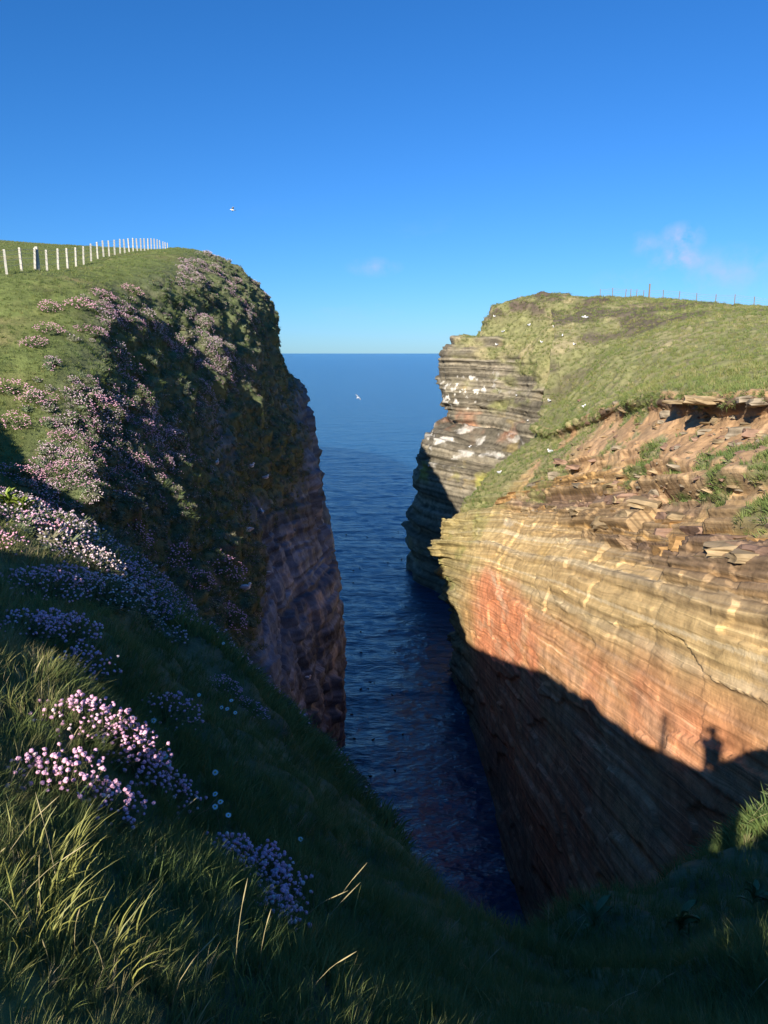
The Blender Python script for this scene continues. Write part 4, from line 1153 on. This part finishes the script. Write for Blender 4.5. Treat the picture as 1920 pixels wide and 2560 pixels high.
for a in (
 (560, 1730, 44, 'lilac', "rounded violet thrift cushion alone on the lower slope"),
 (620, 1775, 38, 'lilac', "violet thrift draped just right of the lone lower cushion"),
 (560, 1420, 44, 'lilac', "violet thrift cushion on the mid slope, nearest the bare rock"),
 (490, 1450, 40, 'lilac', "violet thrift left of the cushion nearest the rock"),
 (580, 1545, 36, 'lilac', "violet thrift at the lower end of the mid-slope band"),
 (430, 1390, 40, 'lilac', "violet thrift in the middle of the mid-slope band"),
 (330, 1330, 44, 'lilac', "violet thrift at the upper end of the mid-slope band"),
 (335, 1165, 28, 'pink', "small bright pink thrift alone in the shade"),
 (45, 1190, 50, 'pink', "big sunlit pink cushion at the photo's left edge, mid height"),
 (145, 1185, 44, 'pink', "pink cushion with grass tufts right of the big left-edge one"),
 (155, 1095, 26, 'pink', "small pink cushion under the pale daisies"),
 (235, 1015, 44, 'pink', "sunlit pink cushion on the end of a grassy spur"),
 (95, 1000, 34, 'pink', "pink thrift behind the grassy spur in sun"),
 (22, 975, 32, 'pink', "pink thrift by the photo's left edge above the spur"),
 (40, 1060, 34, 'pink', "pink thrift strip along the left edge under the spur"),
 (228, 832, 36, 'pink', "round sunlit cushion with a pink crown hanging over a dark hollow"),
 (125, 830, 28, 'pink', "pink thrift left of the hanging round cushion"),
 (85, 862, 28, 'pink', "pink thrift at the turf edge, below and left of the hanging cushion"),
 (125, 775, 26, 'pink', "pink thrift uphill from the hanging cushion, on bare stems"),
 (200, 770, 28, 'pink', "pinkish cushion above the hanging round one"),
 (255, 742, 26, 'pink', "pink cushion on the sunlit crest, second from the fence end"),
 (290, 795, 26, 'pink', "sunlit cushion clinging beyond the dark hollow"),
 (330, 730, 24, 'pink', "pale pink cushion on the far sunlit crest"),
): thrift_clump(a[0], a[1], a[2], 0, a[3], a[4], MIDG)

# ---- ox-eye daisies
M_PETAL = plain("daisy_petal", (.8, .8, .78), .7, .2, .06, 80)
M_DISC = plain("daisy_disc", (.65, .42, .04), .8, .2, .2, 300)
def petal_ring(r):
    V, F = [], []
    for k in range(15):
        a = 2 * math.pi * k / 15 + r.uniform(-.06, .06); L = .022 * r.uniform(.88, 1.05); w = .0042
        c, s = math.cos(a), math.sin(a); i = len(V)
        for t, ww, z in ((.006, .5, 0), (L * .6, 1, .002), (L, .45, -.001)):
            V += [(c * t - s * w * ww, s * t + c * w * ww, z), (c * t + s * w * ww, s * t - c * w * ww, z)]
        F += [(i, i + 1, i + 3, i + 2), (i + 2, i + 3, i + 5, i + 4)]
    return mesh_np("petal_ring", np.array(V), np.array(F), [M_PETAL])
DP = [petal_ring(r) for _ in range(3)]
v, f = blob(r, 5, 9, .05, .5); DD = mesh_np("disc", v * .0075, f, [M_DISC])
v, f = tube([(0, 0, -.24), (.012, .006, -.12), (0, 0, -.002)], [.0022, .002, .0018], 4); DS = mesh_np("stem", v, f, [M_STEM])
for u, v_, lab in ((500, 1780, "daisy highest up, left of the lone violet cushion"), (580, 1790, "daisy facing out, right of the highest one"), (590, 1825, "daisy under the pair below the lone cushion"),
                   (556, 1812, "daisy at the left of a close pair"), (570, 1812, "daisy at the right of a close pair"), (388, 1856, "big daisy alone among violet thrift on the bank"),
                   (416, 1952, "daisy beside the dark hollow, topmost of three"), (402, 1970, "daisy at the lower left of three by the hollow"), (425, 1973, "daisy at the lower right of three by the hollow"),
                   (541, 1988, "round white daisy alone right of the dark hollow"), (541, 2045, "daisy half hidden by seed stalks, upper"), (554, 2066, "small daisy between the seed stalks"),
                   (541, 2079, "daisy low among the seed stalks"), (574, 2101, "largest daisy, above the purple thrift chain"), (753, 2153, "lone daisy right of the purple thrift chain"),
                   (560, 1640, "daisy speck on the slope above the lone cushion")):
    hh = hit(u, v_, ('bank',))
    p, nn, _, dd = hh
    toward = (-p).normalized()
    p = p + toward * .10 + Vector((0, 0, .14))
    root = empty("daisy", p)
    fdir = (toward * .8 + Vector((0, -.1, .8)) + Vector(r.uniform(-.35, .35, 3))).normalized()
    tag(root, "white yellow-eyed " + lab, "daisy", "ox-eye daisies on the shaded bank")
    for nm, me in (("petal_ring", DP[r.integers(3)]), ("disc", DD)):
        o = obj(nm, me, root); o.rotation_euler = fdir.to_track_quat('Z', 'Y').to_euler(); s = r.uniform(.65, .85); o.scale = (s, s, s)
    o = obj("stem", DS, root); o.rotation_euler = (r.uniform(-.1, .1), r.uniform(-.1, .1), 0)

# ---- separate grass tufts and seed stalks that stand out against the dark drop
M_TUFT = plain("sunlit_grass_blade", (.21, .215, .06), .55, .3, .35, 9)
M_STRAW = plain("dry_seed_stalk", (.36, .31, .16), .7, .2, .2, 20)
def stalk(name, h, bend, r):
    P = [(bend[0] * t * t, bend[1] * t * t, h * t) for t in (0, .25, .5, .75, .86)]
    v1_, f1 = tube(P, [.0016, .0014, .0012, .001, .0009], 3)
    E = np.array(P[-1]); d = np.array([bend[0] * .5, bend[1] * .5, h * .25])
    v2_, f2 = tube([E, E + d * .3, E + d * .7, E + d], [.0008, .0022, .0018, .0003], 5)
    return (v1_, f1), (v2_, f2)
for u, v_, h, n_, lab in ((1395, 2395, .24, 34, "pale sunlit tuft of grass at the lip above the dark inlet"),
                          (800, 2370, .24, 26, "yellowish upright grass tuft right of the purple thrift"),
                          (90, 2190, .22, 90, "thick golden sunlit grass tuft at the photo's left edge"),
                          (40, 2330, .21, 90, "golden grass tuft below the thick one at the left edge"),
                          (210, 2420, .19, 80, "sunlit grass tuft lowest left, leaning right"),
                          (1850, 2095, .26, 46, "greyish hanging tuft on the right-hand rim above the dark wall")):
    hh = hit(u, v_, ('bank',)); p = hh[0]
    root = empty("grass_tuft", p); tag(root, lab, "grass tuft")
    obj("blades", tuft_mesh("blades", r, n_, h, .16, .0055, .6, 4, [M_TUFT], wind=(.35, .05)), root)
    for k in range(3):
        (a1_, b1_), (a2_, b2_) = stalk("s", h * r.uniform(.8, 1.2), r.uniform(-.12, .2, 2), r)
        off = Vector((*r.uniform(-.12, .12, 2), 0))
        o = obj("seed_stalk", mesh_np("seed_stalk", a1_, b1_, [M_STRAW]), root); o.location = off
        o2 = obj("seed_head", mesh_np("seed_head", a2_, b2_, [M_STRAW]), o)
for u, v_, h, lab in ((590, 2455, .34, "tallest dry seed stalk, alone in the dark grass below the purple thrift"), (505, 2075, .22, "seed stalk right of centre in the row behind the bank thrift"),
                      (470, 2090, .22, "seed stalk in the middle of the row behind the bank thrift"), (420, 2100, .2, "seed stalk at the left end of the row behind the bank thrift"),
                      (650, 2440, .24, "seed stalk right of the tallest one"), (1040, 2420, .2, "left one of a pair of seed stalks near the lip of the drop"),
                      (1085, 2400, .2, "right one of a pair of seed stalks near the lip of the drop"), (1580, 2540, .26, "left one of three close seed stalks at the bottom right"),
                      (1610, 2520, .28, "tallest of three close seed stalks at the bottom right"), (1500, 2560, .24, "seed stalk cut by the bottom edge, left of the close three"),
                      (1850, 2560, .26, "seed stalk alone in the bottom right corner"), (770, 2520, .24, "seed stalk at the bottom edge, left of the middle"),
                      (430, 2540, .26, "seed stalk beside the lowest sunlit tuft"), (1180, 2470, .18, "short seed stalk below the pale tuft at the lip")):
    hh = hit(u, v_, ('bank',)); p = hh[0]
    root = empty("seed_stalk", p); tag(root, lab, "grass stalk", "seed stalks in the dark grass")
    (a1_, b1_), (a2_, b2_) = stalk("s", h * .8, (r.uniform(-.02, .12), r.uniform(-.06, .06)), r)
    obj("stalk", mesh_np("stalk", a1_, b1_, [M_STRAW]), root); obj("seed_head", mesh_np("seed_head", a2_, b2_, [M_STRAW]), root)

# ---- broad-leaved plants
M_DOCK = plain("dock_leaf", (.13, .19, .07), .5, .4, .25, 20)
M_BRIGHT = plain("bright_leaf", (.20, .27, .04), .5, .35, .25, 20)
def leaf_mesh(mat, L, w, r):
    V, F = [], []
    for k, (t, ww) in enumerate(((0, .12), (.2, .6), (.45, 1), (.75, .75), (1, .05))):
        z = .35 * L * math.sin(t * 2.2); x = L * t
        V += [(x, -w * ww, z + .015), (x, 0, z), (x, w * ww, z + .015)]
    for k in range(4):
        i = 3 * k; F += [(i, i + 3, i + 4, i + 1), (i + 1, i + 4, i + 5, i + 2)]
    return mesh_np("leaf", np.array(V), np.array(F), [mat])
LD = [leaf_mesh(M_DOCK, .13, .022, r) for _ in range(2)]; LB = [leaf_mesh(M_BRIGHT, .13, .022, r) for _ in range(2)]
for u, v_, ms, n_, lab in ((1485, 2320, LD, 7, "broad-leaved dock on the rim above the dark inlet"), (1880, 2270, LD, 12, "broad-leaved plant on the right-hand rim"),
                           (1700, 2330, LD, 9, "broad-leaved plant low on the right bank"), (22, 1275, LB, 26, "bright yellow-green leafy plant in sun at the left edge"), (60, 1290, LB, 20, "second bright leafy plant beside the left-edge one")):
    hh = hit(u, v_, ('bank',)); p = hh[0]
    root = empty("leafy_plant", p); tag(root, lab, "plant")
    for k in range(n_):
        o = obj("leaf", ms[k % 2], root); o.rotation_euler = (r.uniform(-.3, .3), r.uniform(-.9, .1), r.uniform(0, 6.28))
        s = r.uniform(.7, 1.3); o.scale = (s, s, s); o.location = (0, 0, r.uniform(0, .12))
hh = hit(103, 1313, ('bank',))
o = obj("boulder", block_mesh("boulder", r, rock_mat("lichen_stone", (.22, .23, .22)), .1)); s = 24 * hh[3] / FPX
o.scale = (s * 2, s * 1.4, s * 1.2); o.location = hh[0]; o.rotation_euler = (.2, .3, .6)
tag(o, "small grey stone half sunk in the turf above the pink thrift", "rock")

# ---- seabirds
M_BW = plain("white_feathers", (.82, .82, .80), .8, .15, .04, 30)
M_BG = plain("grey_wing_feathers", (.36, .38, .41), .8, .15, .08, 30)
M_BB = plain("yellow_bill", (.6, .42, .08), .5, .3)
M_BK = plain("black_feathers", (.018, .017, .017), .7, .3, .1, 30)
def ell(c, s, r_, lat=6, lon=9, jit=0):
    v, f = blob(r_, lat, lon, jit); return v * np.array(s) + np.array(c), f
def sit_parts(dark=False):
    up_m, lo_m = (M_BK, M_BK) if dark else (M_BW, M_BG)
    v, f = ell((0, 0, .13), (.10, .19, .10), r); v[:, 2] += np.where(v[:, 1] < -.1, (-.1 - v[:, 1]) * .35, 0)
    parts = [("body", mesh_np("body", v, f, [M_BW if not dark else M_BK]))]
    v, f = ell((0, .165, .265), (.052, .06, .052), r); nv, nf = tube([(0, .12, .17), (0, .15, .25)], [.06, .045], 6)
    parts.append(("head", mesh_np("head", np.concatenate([v, nv]), [f, nf + len(v)], [up_m])))
    v, f = tube([(0, .21, .26), (0, .265, .25)], [.014, .004], 4); parts.append(("bill", mesh_np("bill", v, f, [M_BB if not dark else M_BK])))
    for s in (-1, 1):
        v, f = ell((s * .085, -.05, .16), (.025, .19, .07), r); parts.append(("wing", mesh_np("wing", v, f, [lo_m])))
    return parts
def fly_parts():
    v, f = ell((0, 0, 0), (.065, .2, .06), r); parts = [("body", mesh_np("body", v, f, [M_BW]))]
    v, f = ell((0, .2, .02), (.045, .06, .042), r); parts.append(("head", mesh_np("head", v, f, [M_BW])))
    v, f = tube([(0, .25, .02), (0, .3, .012)], [.012, .004], 4); parts.append(("bill", mesh_np("bill", v, f, [M_BB])))
    V = [(0, -.17, .02), (-.06, -.32, .02), (.06, -.32, .02), (0, -.17, -.01)]
    parts.append(("tail", mesh_np("tail", np.array(V), np.array([(0, 1, 2), (3, 2, 1)]), [M_BW], smooth=False)))
    for s in (-1, 1):
        V = []
        for x, yf, yb, z in ((.03, .1, -.08, .02), (.22, .14, -.05, .12), (.42, .09, -.05, .15), (.62, -.04, -.09, .08)):
            V += [(s * x, yf, z + .008), (s * x, yb, z), (s * x, yb, z - .006), (s * x, yf, z - .010)]
        F = [(4 * i + a, 4 * i + b_, 4 * i + 4 + b_, 4 * i + 4 + a) for i in range(3) for a, b_ in ((0, 1), (1, 2), (2, 3), (3, 0))] + [(12, 13, 14, 15)]
        parts.append(("wing", mesh_np("wing", np.array(V), np.array(F), [M_BG])))
    return parts
SIT, FLY, AUK = sit_parts(), fly_parts(), sit_parts(True)
def bird(parts, loc, rz, label, group=None, s=1.0, tilt=0.0):
    root = empty("seabird", loc, rz); root.rotation_euler = (tilt * .5, tilt, rz); root.scale = (s, s, s)
    tag(root, label, "bird", group)
    for nm, me in parts: obj(nm, me, root)
    return root
for u, v_, lab in ((1461, 1021, "largest white bird on the right, in grass under the turf lip"), (1372, 1006, "white bird on the grassy shelf left of the largest right-hand one"),
                   (1377, 1133, "white bird on the rock step below the grassy shelf"), (1249, 1185, "white bird on the steep grass above the right wall's end"),
                   (1322, 1053, "white bird at the foot of the grey layered rock"), (1073, 1166, "white bird at the outer edge of the whitened promontory"),
                   (1237, 793, "topmost white bird on the far headland's outer slope"), (1258, 832, "white bird on the far headland below the topmost one"),
                   (1323, 815, "white bird in the middle of the far headland's grass"), (1386, 820, "white bird right of the middle one on the far headland"),
                   (1406, 842, "white bird on a turf step of the far headland"), (1435, 864, "white bird at the right end of the far ledges"),
                   (1355, 858, "white bird on the highest rock ledge of the far headland"), (1242, 864, "white bird at the left end of the highest rock ledge"),
                   (1293, 990, "white bird in the gully of the layered rock"), (1176, 1120, "white bird on the whitened promontory's top"),
                   (1459, 796, "left one of two white birds sitting together high up"), (1466, 797, "right one of two white birds sitting together high up"),
                   (723, 1786, "white bird on the grassy edge of the left rock wall, lowest there"), (613, 1478, "white bird perched where slope meets rock on the left"),
                   (620, 1330, "white bird on the dark left cliff above the perched one"), (668, 1437, "white bird on the bare left rock face"),
                   (541, 1162, "white bird in the middle of the shaded left cliff"), (625, 1169, "white bird right of the middle one on the left cliff"),
                   (663, 1197, "white bird near the outer edge of the shaded left cliff"), (654, 1284, "white bird low on the outer left cliff"), (768, 1698, "white bird on a ledge deep on the left rock wall")):
    hh = hit(u, v_)
    if not hh: continue
    p, nn, _, dd = hh
    if dd < 26: continue
    bird(SIT, p + nn * .06 + Vector((0, 0, -.02)), r.uniform(-2.6, 2.6), lab, "white seabirds perched on the cliffs", r.uniform(.9, 1.1))
bird(FLY, ray(582, 525) * 78, 1.9, "white bird gliding alone in the blue sky above the left cliff", None, 1.05, .15)
bird(FLY, ray(895, 994) * 70, -.6, "white bird with raised wings flying low over the open sea", None, .62, .7)
for k in range(26):
    while True:
        u, v_ = r.uniform(860, 1010), r.uniform(1330, 1980)
        d = ray(u, v_); t = SEA / d.z
        x, y = d.x * t, d.y * t
        if u < 1150: break
    bird(AUK, (x, y, SEA + .02), r.uniform(0, 6), "tiny dark bird floating on the water of the inlet", "dark birds afloat in the inlet", .65)

# ---- the photographer (behind the viewpoint) whose shadow falls on the right-hand wall
M_COAT = plain("dark_jacket", (.05, .06, .08), .8, .2, .15, 12)
M_HAIR = plain("brown_hair", (.06, .04, .025), .8, .3, .3, 60)
M_PHONE = plain("phone_glass", (.02, .02, .022), .2, .5)
gz = drop(0, -.45, ('bank',)).z
sk = [((0, -.44, -.64), .15), ((0, -.44, -.48), .18), ((0, -.43, -.30), .205), ((0, -.42, -.16), .14), ((0, -.41, -.08), .055), ((0, -.38, .0), .10), ((0, -.375, .09), .115), ((0, -.39, .15), .08),
      ((-.19, -.42, -.19), .07), ((-.21, -.27, -.36), .06), ((-.07, -.09, -.09), .034), ((-.045, -.045, -.05), .02),
      ((.19, -.42, -.19), .07), ((.21, -.27, -.36), .06), ((.07, -.09, -.09), .034), ((.045, -.045, -.05), .02),
      ((-.11, -.44, -.70), .10), ((-.13, -.36, gz + .09), .075), ((-.13, -.78, gz + .07), .055), ((-.13, -.92, gz + .05), .045),
      ((.11, -.44, -.70), .10), ((.13, -.36, gz + .09), .075), ((.13, -.78, gz + .07), .055), ((.13, -.92, gz + .05), .045)]
ed = [(0, 1), (1, 2), (2, 3), (3, 4), (4, 5), (5, 6), (6, 7), (3, 8), (8, 9), (9, 10), (10, 11), (3, 12), (12, 13), (13, 14), (14, 15),
      (0, 16), (16, 17), (17, 18), (18, 19), (0, 20), (20, 21), (21, 22), (22, 23)]
for s in (-1, 1):                      # five fingers a hand, closed round the edge of the phone
    w0 = 11 if s < 0 else 15
    for k in range(5):
        i = len(sk)
        if k == 4: pts = [((s * .034, -.062, -.03), .009), ((s * .022, -.060, -.005), .008)]
        else: pts = [((s * .048, -.034, -.066 + .019 * k), .0085), ((s * .040, -.024, -.068 + .019 * k), .0075)]
        sk += pts; ed += [(w0, i), (i, i + 1)]
me = bpy.data.meshes.new("person"); me.from_pydata([p for p, _ in sk], ed, []); me.update()
person = obj("person", me)
mod = person.modifiers.new("skin", 'SKIN')
for i, (_, rr_) in enumerate(sk):
    sv_ = me.skin_vertices[0].data[i]; sv_.radius = (rr_ * (1.35 if i < 4 else 1), rr_); sv_.use_root = i == 0
sb = person.modifiers.new("smooth", 'SUBSURF'); sb.levels = 1; sb.render_levels = 1
me.materials.append(M_COAT)
tag(person, "kneeling person in a dark jacket holding up a phone, seen only as a shadow", "person")
v, f = ell((0, -.40, .115), (.098, .108, .09), r, 8, 12, .03); v[:, 2] = np.maximum(v[:, 2], .04)
obj("hair", mesh_np("hair", v, f, [M_HAIR]), person)
ph = obj("phone", block_mesh("phone", np.random.default_rng(1), M_PHONE, 0.0)); ph.scale = (.074, .008, .15); ph.location = (.022, -.030, -.045); ph.rotation_euler = (-PITCH, 0, 0)
tag(ph, "black phone held upright in both hands at the viewpoint", "phone")
pz = drop(-1.32, -.32, ('bank',))
o = obj("wooden_stake", post_mesh("wooden_stake", .11, .11, .52 - pz.z, r, [M_WOOD])); o.location = pz
tag(o, "thin wooden stake beside the viewpoint, seen only as a faint shadow", "post")
